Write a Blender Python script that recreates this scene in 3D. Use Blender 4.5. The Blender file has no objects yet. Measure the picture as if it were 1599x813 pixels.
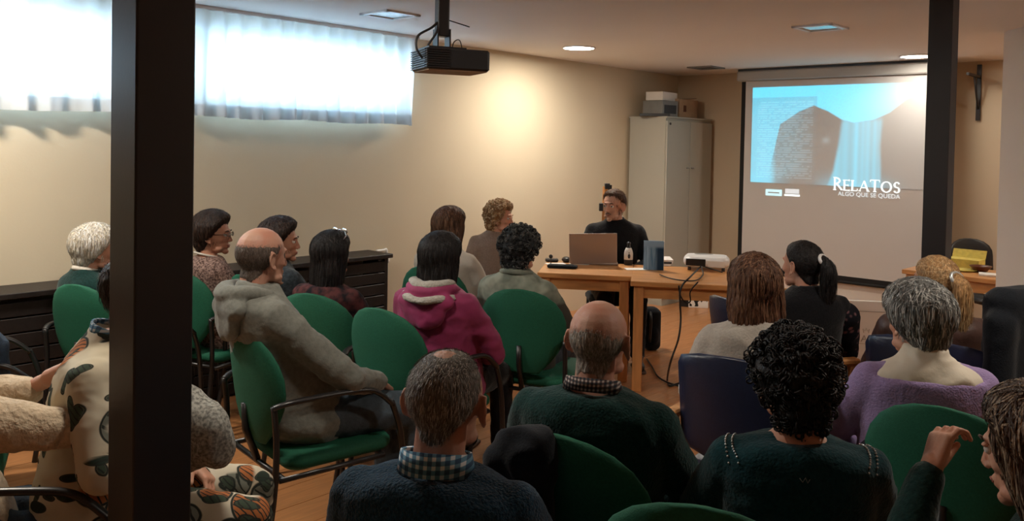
import bpy, math, random
import numpy as np
from mathutils import Vector, Matrix, noise
from mathutils.bvhtree import BVHTree
from math import sin, cos, pi, radians, sqrt

random.seed(7); RNG = np.random.default_rng(7)
SC = bpy.context.scene
COL = SC.collection

# ------------------------------------------------------------------ camera
CF, CCX, CCY, CH = 1300.0, 799.5, 259.5, 1.62
CP, CR = radians(1.40), radians(1.12)
_w = Vector((0, cos(CP), -sin(CP))); _r = Vector((1, 0, 0)); _u = Vector((0, sin(CP), cos(CP)))
_R = cos(CR) * _r + sin(CR) * _u; _U = -sin(CR) * _r + cos(CR) * _u
cd = bpy.data.cameras.new('camera'); cam = bpy.data.objects.new('camera', cd); COL.objects.link(cam)
cd.sensor_fit = 'HORIZONTAL'; cd.sensor_width = 36.0; cd.lens = CF / 1599 * 36
cd.shift_x = 0.0; cd.shift_y = -(406.5 - CCY) / 1599
cd.clip_start = 0.05
cam.matrix_world = Matrix(((_R.x, _U.x, -_w.x, 0), (_R.y, _U.y, -_w.y, 0), (_R.z, _U.z, -_w.z, CH), (0, 0, 0, 1)))
SC.camera = cam

# ------------------------------------------------------------------ world, exposure
SC.view_settings.view_transform = 'Standard'; SC.view_settings.look = 'None'
SC.view_settings.gamma = 1.0; SC.view_settings.exposure = 0.85
SC.view_settings.use_curve_mapping = False
wd = bpy.data.worlds.new('overcast_sky'); SC.world = wd; wd.use_nodes = True
bg = wd.node_tree.nodes['Background']
bg.inputs[0].default_value = (0.56, 0.79, 1.0, 1); bg.inputs[1].default_value = 18.0
SC.cycles.max_bounces = 10; SC.cycles.diffuse_bounces = 6; SC.cycles.transparent_max_bounces = 12
SC.cycles.sample_clamp_indirect = 6.0

# ------------------------------------------------------------------ places
YAW = radians(42.57)
XR = Vector((cos(YAW), -sin(YAW), 0)); YR = Vector((sin(YAW), cos(YAW), 0))
def room(x, y, z=0.0): return XR * x + YR * y + Vector((0, 0, z))
ROOMROT = -YAW
def at(px, py, Y):            # a point of the room at distance Y in front of the photographer
    d = _w + _R * ((px - CCX) / CF) - _U * ((py - CCY) / CF)
    return Vector((0, 0, CH)) + d * (Y / d.y)
def atz(px, py, z):
    d = _w + _R * ((px - CCX) / CF) - _U * ((py - CCY) / CF)
    return Vector((0, 0, CH)) + d * ((z - CH) / d.z)
CEIL = 2.46; WALLX = -5.1; BACKY = 8.35

# downlights (discs built below), then unseen lamps added to brighten audience and wall
LIT = [(-4.36, 5.55), (-2.30, 7.61), (0.0, 7.55), (-0.15, 3.3), (-2.3, 1.4), (-4.2, 0.9)]
def lamp(name, x, y, power, size=0.24, col=(1.0, 0.90, 0.76)):
    l = bpy.data.lights.new(name, 'AREA'); l.shape = 'DISK'; l.size = size; l.energy = power; l.color = col
    o = bpy.data.objects.new(name, l); COL.objects.link(o); o.location = room(x, y, CEIL - 0.03)
    o.rotation_euler = (0, 0, 0)
LP = [17, 3.2, 16, 13, 9, 24]
for (x, y), e in zip(LIT, LP): lamp('downlight_or_fill_lamp', x, y, e)
WIN = [(0.35, 2.12), (2.52, 4.27)]; WZ0, WZ1 = 1.90, 2.27
for a, b in WIN:
    l = bpy.data.lights.new('window_daylight', 'AREA'); l.shape = 'RECTANGLE'; l.size = b - a; l.size_y = WZ1 - WZ0
    l.cycles.is_portal = True
    o = bpy.data.objects.new('window_daylight', l); COL.objects.link(o)
    o.location = room(WALLX - 0.2, (a + b) / 2, (WZ0 + WZ1) / 2)
    o.rotation_euler = Matrix((YR, Vector((0, 0, -1)), -XR)).transposed().to_euler()

# ------------------------------------------------------------------ materials
def newmat(name):
    m = bpy.data.materials.new(name); m.use_nodes = True
    nt = m.node_tree; return m, nt, nt.nodes['Principled BSDF']
def N(nt, t, **kw):
    n = nt.nodes.new(t)
    for k, v in kw.items(): setattr(n, k, v)
    return n
def mat(name, c, rough=0.6, var=0.12, scale=20, bump=0.0, bscale=None, metal=0.0, coat=0.0, stretch=None, sheen=0.0, spec=0.5, c2=None, emit=None, es=0):
    m, nt, b = newmat(name)
    b.inputs['Roughness'].default_value = rough; b.inputs['Metallic'].default_value = metal
    b.inputs['Coat Weight'].default_value = coat; b.inputs['Specular IOR Level'].default_value = spec
    b.inputs['Sheen Weight'].default_value = sheen
    tc = N(nt, 'ShaderNodeTexCoord'); mp = N(nt, 'ShaderNodeMapping'); nt.links.new(tc.outputs['Object'], mp.inputs[0])
    if stretch: mp.inputs['Scale'].default_value = stretch
    nz = N(nt, 'ShaderNodeTexNoise'); nz.inputs['Scale'].default_value = scale; nz.inputs['Detail'].default_value = 4
    nt.links.new(mp.outputs[0], nz.inputs['Vector'])
    cr = N(nt, 'ShaderNodeValToRGB'); cr.color_ramp.elements[0].position = 0.3; cr.color_ramp.elements[1].position = 0.7
    lo = [max(0, x * (1 - var)) for x in c]; hi = [min(1, x * (1 + var)) for x in (c2 or c)]
    cr.color_ramp.elements[0].color = (*lo, 1); cr.color_ramp.elements[1].color = (*hi, 1)
    nt.links.new(nz.outputs[0], cr.inputs[0]); nt.links.new(cr.outputs[0], b.inputs['Base Color'])
    if bump:
        n2 = N(nt, 'ShaderNodeTexNoise'); n2.inputs['Scale'].default_value = bscale or scale * 3; n2.inputs['Detail'].default_value = 3
        nt.links.new(mp.outputs[0], n2.inputs['Vector'])
        bp = N(nt, 'ShaderNodeBump'); bp.inputs['Strength'].default_value = bump; bp.inputs['Distance'].default_value = 0.01
        nt.links.new(n2.outputs[0], bp.inputs['Height']); nt.links.new(bp.outputs[0], b.inputs['Normal'])
    if emit:
        b.inputs['Emission Color'].default_value = (*emit, 1); b.inputs['Emission Strength'].default_value = es
    return m
def srgb(r, g, b):
    f = lambda v: (v / 255 / 12.92) if v / 255 <= 0.04045 else ((v / 255 + 0.055) / 1.055) ** 2.4
    return (f(r), f(g), f(b))
def knit(name, c, var=0.25, scale=120, bump=0.5, **kw):
    return mat(name, c, rough=0.95, var=var, scale=scale, bump=bump, bscale=scale * 1.3, sheen=0.15, spec=0.15, **kw)

M = {}
M['wall'] = mat('cream_wall_paint', (0.66, 0.57, 0.42), 0.85, 0.03, 1.2, 0.05, 60)
M['backwall'] = mat('tan_wall_paint', (0.62, 0.50, 0.35), 0.85, 0.03, 1.2, 0.05, 60)
M['white_wall'] = mat('white_wall_paint', (0.70, 0.66, 0.62), 0.85, 0.02, 1.2, 0.05, 60)
M['ceiling'] = mat('ceiling_paint', (0.80, 0.76, 0.73), 0.9, 0.02, 1.0, 0.03, 50)
M['floorbase'] = mat('floor_underlay', (0.20, 0.07, 0.03), 0.8)
M['plank'] = mat('orange_laminate', (0.50, 0.22, 0.085), 0.32, 0.16, 6, 0.03, 60, stretch=(9, 0.9, 1), coat=0.15)
M['post'] = mat('dark_painted_steel', (0.020, 0.018, 0.020), 0.42, 0.1, 6, 0.02, 90)
M['darkwood'] = mat('dark_brown_wood', (0.015, 0.010, 0.009), 0.5, 0.3, 8, 0.1, 40, stretch=(1, 6, 6))
M['pine'] = mat('orange_pine', (0.62, 0.29, 0.10), 0.42, 0.18, 5, 0.05, 60, stretch=(1, 7, 7), coat=0.2)
M['pine_v'] = mat('orange_pine_upright', (0.58, 0.26, 0.09), 0.45, 0.18, 5, 0.05, 60, stretch=(7, 7, 1), coat=0.2)
M['cabinet'] = mat('pale_grey_cabinet_paint', (0.44, 0.43, 0.37), 0.5, 0.02, 2)
M['card'] = mat('cardboard', (0.40, 0.27, 0.17), 0.85, 0.1, 10)
M['white'] = mat('white_plastic', (0.80, 0.80, 0.80), 0.35, 0.02, 3)
M['offwhite'] = mat('off_white_board', (0.82, 0.80, 0.76), 0.5, 0.02, 3)
M['paper'] = mat('paper', (0.80, 0.78, 0.74), 0.8, 0.03, 8)
M['black'] = mat('black_plastic', (0.012, 0.012, 0.014), 0.4, 0.1, 10)
M['blackmetal'] = mat('black_metal', (0.012, 0.011, 0.012), 0.35, 0.1, 10, spec=0.6)
M['blackcloth'] = mat('black_cloth', (0.010, 0.012, 0.016), 0.95, 0.2, 60, 0.2, sheen=0.1, spec=0.1)
M['darkgrey'] = mat('dark_grey_plastic', (0.05, 0.05, 0.055), 0.45, 0.1, 10)
M['midgrey'] = mat('grey_plastic', (0.25, 0.25, 0.24), 0.5, 0.1, 10)
M['silver'] = mat('silver_laptop_shell', (0.34, 0.27, 0.24), 0.35, 0.03, 3, metal=0.35)
M['chrome'] = mat('chrome', (0.7, 0.7, 0.7), 0.2, 0.02, 3, metal=1.0)
M['green'] = mat('green_upholstery', (0.012, 0.105, 0.060), 0.75, 0.12, 150, 0.15, 300, spec=0.3)
M['navy'] = mat('navy_vinyl', (0.012, 0.019, 0.050), 0.33, 0.1, 30, 0.1, 120)
M['screen'] = mat('projection_screen_cloth', (0.62, 0.60, 0.58), 0.9, 0.01, 3)
M['case'] = mat('screen_case_enamel', (0.42, 0.40, 0.37), 0.5, 0.02, 3)
M['screenblack'] = mat('screen_black_border', (0.006, 0.006, 0.007), 0.8)
M['yellow'] = mat('yellow_box_card', (0.62, 0.50, 0.10), 0.6, 0.15, 30)
M['bowl'] = mat('dark_brown_bowl', (0.10, 0.025, 0.012), 0.35, 0.1, 10)
M['lampdisc'] = mat('lit_lamp_diffuser', (1, 1, 1), 0.5, 0, 3, emit=(1.0, 0.95, 0.86), es=14)
M['lampoff'] = mat('unlit_lamp_glass', (0.45, 0.58, 0.66), 0.15, 0.1, 14, coat=0.5)
M['cable'] = mat('black_cable', (0.010, 0.008, 0.008), 0.5)
M['beads'] = mat('silver_beads', (0.6, 0.62, 0.62), 0.25, 0.3, 50, metal=0.6)
M['faint'] = mat('faint_print', (0.52, 0.46, 0.39), 0.6)
M['tag_green'] = mat('green_tag_card', (0.05, 0.22, 0.13), 0.6)
M['eyew'] = mat('eye_white', (0.65, 0.62, 0.58), 0.25); M['iris'] = mat('eye_iris', (0.03, 0.018, 0.01), 0.2)
M['lips'] = mat('lips', (0.32, 0.11, 0.08), 0.5)
M['shoe'] = mat('black_shoe', (0.012, 0.010, 0.010), 0.5, 0.2, 30)
M['sole'] = mat('shoe_sole', (0.10, 0.05, 0.03), 0.7)
# thin cloth of the curtains
m, nt, b = newmat('sheer_curtain_cloth'); out = nt.nodes['Material Output']
b.inputs['Base Color'].default_value = (0.72, 0.74, 0.76, 1); b.inputs['Roughness'].default_value = 0.95
tr = N(nt, 'ShaderNodeBsdfTranslucent'); tr.inputs[0].default_value = (0.80, 0.86, 0.90, 1)
mx = N(nt, 'ShaderNodeMixShader'); mx.inputs[0].default_value = 0.34
nt.links.new(b.outputs[0], mx.inputs[1]); nt.links.new(tr.outputs[0], mx.inputs[2]); nt.links.new(mx.outputs[0], out.inputs[0])
M['curtain'] = m
m, nt, b = newmat('window_glass'); out = nt.nodes['Material Output']
t_ = N(nt, 'ShaderNodeBsdfTransparent'); t_.inputs[0].default_value = (0.92, 0.96, 0.98, 1)
g_ = N(nt, 'ShaderNodeBsdfGlossy'); g_.inputs['Roughness'].default_value = 0.05
mx = N(nt, 'ShaderNodeMixShader'); mx.inputs[0].default_value = 0.06
nt.links.new(t_.outputs[0], mx.inputs[1]); nt.links.new(g_.outputs[0], mx.inputs[2]); nt.links.new(mx.outputs[0], out.inputs[0])
M['glass'] = m
m, nt, b = newmat('drinking_glass'); b.inputs['Transmission Weight'].default_value = 0.9; b.inputs['Roughness'].default_value = 0.05
b.inputs['Base Color'].default_value = (0.9, 0.9, 0.9, 1); M['tumbler'] = m
# image thrown on the screen: light, so it emits; colour is stored per corner of a fine grid
m, nt, b = newmat('projected_picture'); at_ = N(nt, 'ShaderNodeVertexColor'); at_.layer_name = 'light'
b.inputs['Base Color'].default_value = (0.62, 0.60, 0.58, 1); b.inputs['Roughness'].default_value = 0.9
nt.links.new(at_.outputs[0], b.inputs['Emission Color']); b.inputs['Emission Strength'].default_value = 1.0
M['projected'] = m
M['projtext'] = mat('projected_white_light', (0.7, 0.7, 0.7), 0.9, 0, 3, emit=(0.9, 1.0, 1.0), es=0.55)
M['projtext2'] = mat('projected_dim_light', (0.7, 0.7, 0.7), 0.9, 0, 3, emit=(0.8, 0.9, 0.95), es=0.3)
M['projtext3'] = mat('projected_cyan_light', (0.7, 0.7, 0.7), 0.9, 0, 3, emit=(0.45, 0.9, 1.0), es=0.45)

def pattern_mat(name, build):
    m, nt, b = newmat(name); b.inputs['Roughness'].default_value = 0.9; b.inputs['Specular IOR Level'].default_value = 0.15
    tc = N(nt, 'ShaderNodeTexCoord'); c = build(nt, tc.outputs['Object']); nt.links.new(c, b.inputs['Base Color']); return m
def ramp(nt, fac, stops, interp='LINEAR'):
    cr = N(nt, 'ShaderNodeValToRGB'); e = cr.color_ramp; e.interpolation = interp
    while len(e.elements) < len(stops): e.elements.new(0.5)
    for el, (p, c) in zip(e.elements, stops): el.position = p; el.color = (*c, 1)
    nt.links.new(fac, cr.inputs[0]); return cr.outputs[0]
def mixc(nt, fac, a, b_):
    n = N(nt, 'ShaderNodeMix', data_type='RGBA'); nt.links.new(fac, n.inputs[0])
    for s, v in ((6, a), (7, b_)):
        if isinstance(v, tuple): n.inputs[s].default_value = (*v, 1)
        else: nt.links.new(v, n.inputs[s])
    return n.outputs[2]
def tex(nt, t, vec, scale, **kw):
    n = N(nt, t, **kw); nt.links.new(vec, n.inputs['Vector']); n.inputs['Scale'].default_value = scale; return n
def floral(nt, v):
    c = ramp(nt, tex(nt, 'ShaderNodeTexNoise', v, 5).outputs[0], [(0.3, (0.50, 0.43, 0.30)), (0.7, (0.64, 0.60, 0.50))])
    dn = tex(nt, 'ShaderNodeTexNoise', v, 7); 
    for k, (sc, st, ro, thr, fill, dens) in enumerate((((6.5), (1, 1, 1), .3, .33, (0.17, 0.18, 0.15), .42), ((5.5), (1, 1, 1), 2.0, .31, (0.40, 0.14, 0.05), .47), ((8), (2.6, 1, 1.0), .9, .28, (0.05, 0.07, 0.05), .38), ((8), (1.0, 1, 2.6), -.7, .27, (0.03, 0.045, 0.035), .40))):
        mp = N(nt, 'ShaderNodeMapping'); mp.inputs['Rotation'].default_value = (.3, ro, .2); mp.inputs['Scale'].default_value = st; mp.inputs['Location'].default_value = (k * 1.7, k * .9, k); nt.links.new(v, mp.inputs[0])
        vo = tex(nt, 'ShaderNodeTexVoronoi', mp.outputs[0], sc); wv = tex(nt, 'ShaderNodeTexWave', mp.outputs[0], 26, bands_direction='DIAGONAL'); wv.inputs['Distortion'].default_value = 2.0
        vein = ramp(nt, wv.outputs[0], [(0, (0, 0, 0)), (.10, (0, 0, 0)), (.22, (1, 1, 1))])
        ns = tex(nt, 'ShaderNodeTexNoise', mp.outputs[0], 3.1); ms = ramp(nt, ns.outputs[0], [(dens, (0, 0, 0)), (dens + .02, (1, 1, 1))])
        inner = ramp(nt, vo.outputs['Distance'], [(thr, (1, 1, 1)), (thr + .015, (0, 0, 0))]); ring = ramp(nt, vo.outputs['Distance'], [(thr, (0, 0, 0)), (thr + .01, (1, 1, 1)), (thr + .035, (1, 1, 1)), (thr + .05, (0, 0, 0))])
        def mul(a, b_):
            m_ = N(nt, 'ShaderNodeMath', operation='MULTIPLY'); nt.links.new(a, m_.inputs[0]); nt.links.new(b_, m_.inputs[1]); return m_.outputs[0]
        c = mixc(nt, mul(inner, ms), c, mixc(nt, vein, (0.03, 0.035, 0.03), fill)); c = mixc(nt, mul(ring, ms), c, (0.03, 0.035, 0.03))
    return c
M['floral'] = pattern_mat('cream_floral_print', floral)
def checks(c0, c1, c2, s):
    def f(nt, v):
        mp = N(nt, 'ShaderNodeMapping'); mp.inputs['Rotation'].default_value = (0, 0, 0.0); nt.links.new(v, mp.inputs[0])
        a = tex(nt, 'ShaderNodeTexWave', mp.outputs[0], s, bands_direction='X'); a2 = ramp(nt, a.outputs[0], [(0.35, (0, 0, 0)), (0.5, (1, 1, 1))])
        b_ = tex(nt, 'ShaderNodeTexWave', mp.outputs[0], s, bands_direction='Z'); b2 = ramp(nt, b_.outputs[0], [(0.35, (0, 0, 0)), (0.5, (1, 1, 1))])
        return mixc(nt, a2, mixc(nt, b2, c0, c1), mixc(nt, b2, c1, c2))
    return f
M['check_blue'] = pattern_mat('blue_white_checked_cotton', checks((0.62, 0.68, 0.72), (0.12, 0.26, 0.38), (0.04, 0.09, 0.16), 19))
M['check_dark'] = pattern_mat('dark_checked_cotton', checks((0.40, 0.36, 0.33), (0.10, 0.07, 0.07), (0.02, 0.03, 0.04), 30))
def tweed(c0, c1, s=60):
    def f(nt, v):
        n = tex(nt, 'ShaderNodeTexNoise', v, s); n.inputs['Detail'].default_value = 6
        return ramp(nt, n.outputs[0], [(0.38, c0), (0.62, c1)])
    return f
M['tweed'] = pattern_mat('brown_flecked_knit', tweed((0.06, 0.035, 0.03), (0.30, 0.20, 0.17), 90))
M['tweed_grey'] = pattern_mat('grey_knit', tweed((0.15, 0.15, 0.14), (0.42, 0.42, 0.38), 110))
M['plaid_dark'] = pattern_mat('dark_plaid_flannel', tweed((0.012, 0.012, 0.016), (0.10, 0.035, 0.035), 22))
M['flowers_dark'] = pattern_mat('black_floral_cloth', lambda nt, v: ramp(nt, tex(nt, 'ShaderNodeTexVoronoi', v, 26).outputs['Distance'], [(0.0, (0.30, 0.10, 0.10)), (0.25, (0.14, 0.07, 0.08)), (0.36, (0.008, 0.008, 0.012))]))
def book(nt, v):
    sp = N(nt, 'ShaderNodeSeparateXYZ'); nt.links.new(v, sp.inputs[0])
    mp = N(nt, 'ShaderNodeMapping'); mp.inputs['Scale'].default_value = (60, 1, 5); nt.links.new(v, mp.inputs[0])
    n = tex(nt, 'ShaderNodeTexNoise', mp.outputs[0], 1.0)
    fall = ramp(nt, n.outputs[0], [(0.35, (0.10, 0.22, 0.38)), (0.65, (0.32, 0.50, 0.68))])
    xx = N(nt, 'ShaderNodeMapRange'); nt.links.new(sp.outputs[0], xx.inputs[0]); xx.inputs[1].default_value = 0.0; xx.inputs[2].default_value = 0.03
    c = mixc(nt, xx.outputs[0], fall, (0.02, 0.05, 0.10))
    zz = N(nt, 'ShaderNodeMapRange'); nt.links.new(sp.outputs[2], zz.inputs[0]); zz.inputs[1].default_value = 0.155; zz.inputs[2].default_value = 0.175
    return mixc(nt, zz.outputs[0], c, (0.25, 0.40, 0.58))
M['bookcover'] = pattern_mat('blue_waterfall_cover', book)
M['blot'] = pattern_mat('black_white_print', lambda nt, v: ramp(nt, tex(nt, 'ShaderNodeTexNoise', v, 14).outputs[0], [(0.47, (0.02, 0.02, 0.02)), (0.5, (0.8, 0.78, 0.74))]))
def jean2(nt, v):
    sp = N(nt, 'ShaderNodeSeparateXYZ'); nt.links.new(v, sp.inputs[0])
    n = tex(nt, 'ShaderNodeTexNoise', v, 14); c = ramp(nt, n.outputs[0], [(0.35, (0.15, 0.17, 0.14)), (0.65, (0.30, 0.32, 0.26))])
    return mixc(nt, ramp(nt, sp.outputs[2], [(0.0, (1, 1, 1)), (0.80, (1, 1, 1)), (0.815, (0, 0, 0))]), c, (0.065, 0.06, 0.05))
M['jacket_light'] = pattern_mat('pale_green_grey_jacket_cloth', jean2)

SKINS = {}
def skin(key, c, ruddy=None):
    m, nt, b = newmat('skin_' + key); b.inputs['Roughness'].default_value = 0.56
    b.inputs['Subsurface Weight'].default_value = 0.0; b.inputs['Specular IOR Level'].default_value = 0.45
    tc = N(nt, 'ShaderNodeTexCoord'); n = tex(nt, 'ShaderNodeTexNoise', tc.outputs['Object'], 16); n.inputs['Detail'].default_value = 5
    c2 = ruddy or tuple(min(1, x * y) for x, y in zip(c, (1.08, 0.86, 0.80)))
    nt.links.new(ramp(nt, n.outputs[0], [(0.35, c), (0.68, c2)]), b.inputs['Base Color'])
    n2 = tex(nt, 'ShaderNodeTexNoise', tc.outputs['Object'], 180); bp = N(nt, 'ShaderNodeBump'); bp.inputs['Strength'].default_value = 0.15
    bp.inputs['Distance'].default_value = 0.004; nt.links.new(n2.outputs[0], bp.inputs['Height']); nt.links.new(bp.outputs[0], b.inputs['Normal'])
    return m
SKINS['fair'] = skin('fair', (0.52, 0.29, 0.20)); SKINS['ruddy'] = skin('ruddy', (0.42, 0.24, 0.17), (0.43, 0.19, 0.13))
SKINS['tan'] = skin('tan', (0.42, 0.22, 0.145))
def hairmat(name, c, c2=None):
    return mat(name, c, rough=0.5, var=0.45, scale=90, bump=0.6, bscale=140, stretch=(1.6, 1.6, 0.35), spec=0.35, c2=c2)
H = {
 'dark': (hairmat('dark_brown_hair', (0.018, 0.010, 0.008)), hairmat('dark_brown_hair_light', (0.045, 0.022, 0.014))),
 'black': (hairmat('black_hair', (0.008, 0.007, 0.008)), hairmat('black_hair_light', (0.022, 0.018, 0.018))),
 'brown': (hairmat('brown_hair', (0.075, 0.034, 0.018)), hairmat('brown_hair_light', (0.16, 0.080, 0.045))),
 'auburn': (hairmat('auburn_brown_hair', (0.10, 0.042, 0.022)), hairmat('auburn_brown_hair_light', (0.22, 0.11, 0.06))),
 'blonde': (hairmat('blonde_hair', (0.40, 0.22, 0.09)), hairmat('blonde_hair_light', (0.62, 0.42, 0.22))),
 'curlblonde': (hairmat('curly_blonde_hair', (0.33, 0.19, 0.09)), hairmat('curly_blonde_hair_light', (0.62, 0.45, 0.27))),
 'grey': (hairmat('grey_hair', (0.13, 0.13, 0.125)), hairmat('grey_hair_light', (0.42, 0.42, 0.40))),
 'darkgrey': (hairmat('dark_grey_hair', (0.020, 0.022, 0.024)), hairmat('dark_grey_hair_light', (0.11, 0.11, 0.105))),
 'white': (hairmat('white_hair', (0.58, 0.52, 0.42)), hairmat('white_hair_light', (0.85, 0.80, 0.70))),
 'stubble': (hairmat('grey_cropped_hair', (0.12, 0.105, 0.09)), hairmat('grey_cropped_hair_light', (0.38, 0.35, 0.31))),
 'stubbledark': (hairmat('dark_cropped_hair', (0.085, 0.062, 0.050)), hairmat('dark_cropped_hair_light', (0.14, 0.11, 0.09))),
 'shaved': (hairmat('shaved_hair', (0.19, 0.155, 0.125), (0.27, 0.23, 0.19)), hairmat('shaved_hair_light', (0.3, 0.25, 0.2))),
 'streak': (hairmat('streaked_brown_hair', (0.060, 0.032, 0.020)), hairmat('streaked_brown_hair_light', (0.30, 0.22, 0.15))),
}

# ------------------------------------------------------------------ mesh tools
class MB:
    def __init__(s): s.v = []; s.f = []; s.mi = []; s.cur = 0
    def add(s, vs, fs):
        o = len(s.v); s.v += [tuple(v) for v in vs]; s.f += [tuple(i + o for i in f) for f in fs]; s.mi += [s.cur] * len(fs); return s
    def box(s, c, d, rot=None):
        vs = []
        for k in range(8):
            v = Vector(((k & 1) - .5, ((k >> 1) & 1) - .5, ((k >> 2) & 1) - .5)); v = Vector((v.x * d[0], v.y * d[1], v.z * d[2]))
            if rot is not None: v = rot @ v
            vs.append(v + Vector(c))
        return s.add(vs, [(0, 2, 3, 1), (4, 5, 7, 6), (0, 1, 5, 4), (2, 6, 7, 3), (0, 4, 6, 2), (1, 3, 7, 5)])
    def rbox(s, c, d, r=0.01, rot=None, seg=3):      # box with rounded edges along z and chamfered top and bottom
        hx, hy, hz = d[0] / 2, d[1] / 2, d[2] / 2; r = min(r, hx * .99, hy * .99); ch = min(r, hz) * 0.6
        rings = []
        for z, ins in ((-hz, ch), (-hz + ch, 0), (hz - ch, 0), (hz, ch)):
            ring = []
            for q, (sx, sy) in enumerate(((1, 1), (-1, 1), (-1, -1), (1, -1))):
                for k in range(seg + 1):
                    a = pi / 2 * q + pi / 2 * k / seg
                    ring.append(Vector((sx * (hx - r) + (r - ins) * cos(a), sy * (hy - r) + (r - ins) * sin(a), z)))
            rings.append(ring)
        n = len(rings[0]); vs = []
        for ring in rings:
            for v in ring: vs.append((rot @ v if rot is not None else v) + Vector(c))
        fs = [(i * n + j, i * n + (j + 1) % n, (i + 1) * n + (j + 1) % n, (i + 1) * n + j) for i in range(3) for j in range(n)]
        fs += [tuple(reversed(range(n))), tuple(range(3 * n, 4 * n))]
        return s.add(vs, fs)
    def rings(s, rs, cap=True, closed=False):
        n = len(rs[0]); vs = [v for r in rs for v in r]; m = len(rs)
        fs = [(i * n + j, i * n + (j + 1) % n, ((i + 1) % m) * n + (j + 1) % n, ((i + 1) % m) * n + j) for i in range(m if closed else m - 1) for j in range(n)]
        if cap and not closed: fs += [tuple(reversed(range(n))), tuple(range((m - 1) * n, m * n))]
        return s.add(vs, fs)
    def tube(s, pts, r, n=8, cap=True, closed=False, flat=1.0):
        pts = [Vector(p) for p in pts]; R = r if hasattr(r, '__len__') else [r] * len(pts); rs = []
        T = []
        for i in range(len(pts)):
            a = pts[i - 1] if (i > 0 or closed) else pts[i]; b = pts[(i + 1) % len(pts)] if (i < len(pts) - 1 or closed) else pts[i]
            t = (b - a); T.append(t.normalized() if t.length > 1e-9 else Vector((0, 0, 1)))
        ref = Vector((0, 0, 1)) if abs(T[0].z) < 0.9 else Vector((1, 0, 0))
        u = T[0].cross(ref).normalized()
        for p, t, rr in zip(pts, T, R):
            u = (u - t * u.dot(t)).normalized(); w = t.cross(u)
            rs.append([p + (u * cos(2 * pi * k / n) + w * flat * sin(2 * pi * k / n)) * rr for k in range(n)])
        return s.rings(rs, cap, closed)
    def capsule(s, a, b, r0, r1, n=14, mid=None):
        a, b = Vector(a), Vector(b); d = (b - a); L = d.length; t = d.normalized()
        pts, rr = [], []
        for k in range(5): q = pi / 2 * k / 5; pts.append(a - t * r0 * cos(q)); rr.append(max(1e-4, r0 * sin(q)))
        for k in range(5):
            f = k / 4; pts.append(a + d * f); r = r0 + (r1 - r0) * f
            if mid: r += mid * sin(pi * f)
            rr.append(r)
        for k in range(1, 6): q = pi / 2 * k / 5; pts.append(b + t * r1 * sin(q)); rr.append(max(1e-4, r1 * cos(q)))
        return s.tube(pts, rr, n)
    def ell(s, c, r, n=20, m=12, rot=None):
        rs = []
        for i in range(m + 1):
            a = -pi / 2 + pi * i / m; ca = max(1e-3, cos(a)); ring = []
            for k in range(n):
                v = Vector((r[0] * ca * cos(2 * pi * k / n), r[1] * ca * sin(2 * pi * k / n), r[2] * sin(a)))
                ring.append((rot @ v if rot is not None else v) + Vector(c))
            rs.append(ring)
        return s.rings(rs)
    def lathe(s, c, prof, n=20, rot=None):
        rs = []
        for r, z in prof:
            rs.append([((rot @ Vector((r * cos(2 * pi * k / n), r * sin(2 * pi * k / n), z))) if rot is not None else Vector((r * cos(2 * pi * k / n), r * sin(2 * pi * k / n), z))) + Vector(c) for k in range(n)])
        return s.rings(rs)
    def sections(s, secs, n=28, e=2.4, shear=(0, 0), z0=0.53):   # horizontal rings (z, hw, hd, cy[, cx])
        secs = interp_secs(secs); rs = []
        for q in secs:
            z, hw, hd, cy = q[:4]; cx = q[4] if len(q) > 4 else 0; ring = []
            for k in range(n):
                a = 2 * pi * k / n; ca, sa = cos(a), sin(a)
                x = math.copysign(abs(ca) ** (2 / e), ca) * hw; y = math.copysign(abs(sa) ** (2 / e), sa) * hd
                ring.append(Vector((cx + x + shear[0] * (z - z0), cy + y + shear[1] * (z - z0), z)))
            rs.append(ring)
        return s.rings(rs)
    def mesh(s, name, smooth=True):
        me = bpy.data.meshes.new(name); me.from_pydata([tuple(v) for v in s.v], [], s.f); me.update()
        if smooth: me.polygons.foreach_set('use_smooth', [True] * len(me.polygons))
        if any(s.mi): me.polygons.foreach_set('material_index', s.mi)
        return me
def interp_secs(secs, k=3):
    a = np.array([list(q) + [0] * (5 - len(q)) for q in secs], float); out = []
    for i in range(len(a) - 1):
        p0 = a[max(0, i - 1)]; p1 = a[i]; p2 = a[i + 1]; p3 = a[min(len(a) - 1, i + 2)]
        for j in range(k):
            t = j / k; out.append(0.5 * ((2 * p1) + (-p0 + p2) * t + (2 * p0 - 5 * p1 + 4 * p2 - p3) * t * t + (-p0 + 3 * p1 - 3 * p2 + p3) * t ** 3))
            out[-1][0] = p1[0] + (p2[0] - p1[0]) * t
    out.append(a[-1]); return [tuple(q) for q in out]
def spline(pts, k=6):
    P = [Vector(p) for p in pts]; out = []
    for i in range(len(P) - 1):
        p0 = P[max(0, i - 1)]; p1 = P[i]; p2 = P[i + 1]; p3 = P[min(len(P) - 1, i + 2)]
        for j in range(k):
            t = j / k; out.append(0.5 * ((2 * p1) + (-p0 + p2) * t + (2 * p0 - 5 * p1 + 4 * p2 - p3) * t * t + (-p0 + 3 * p1 - 3 * p2 + p3) * t ** 3))
    out.append(P[-1]); return out
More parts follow.
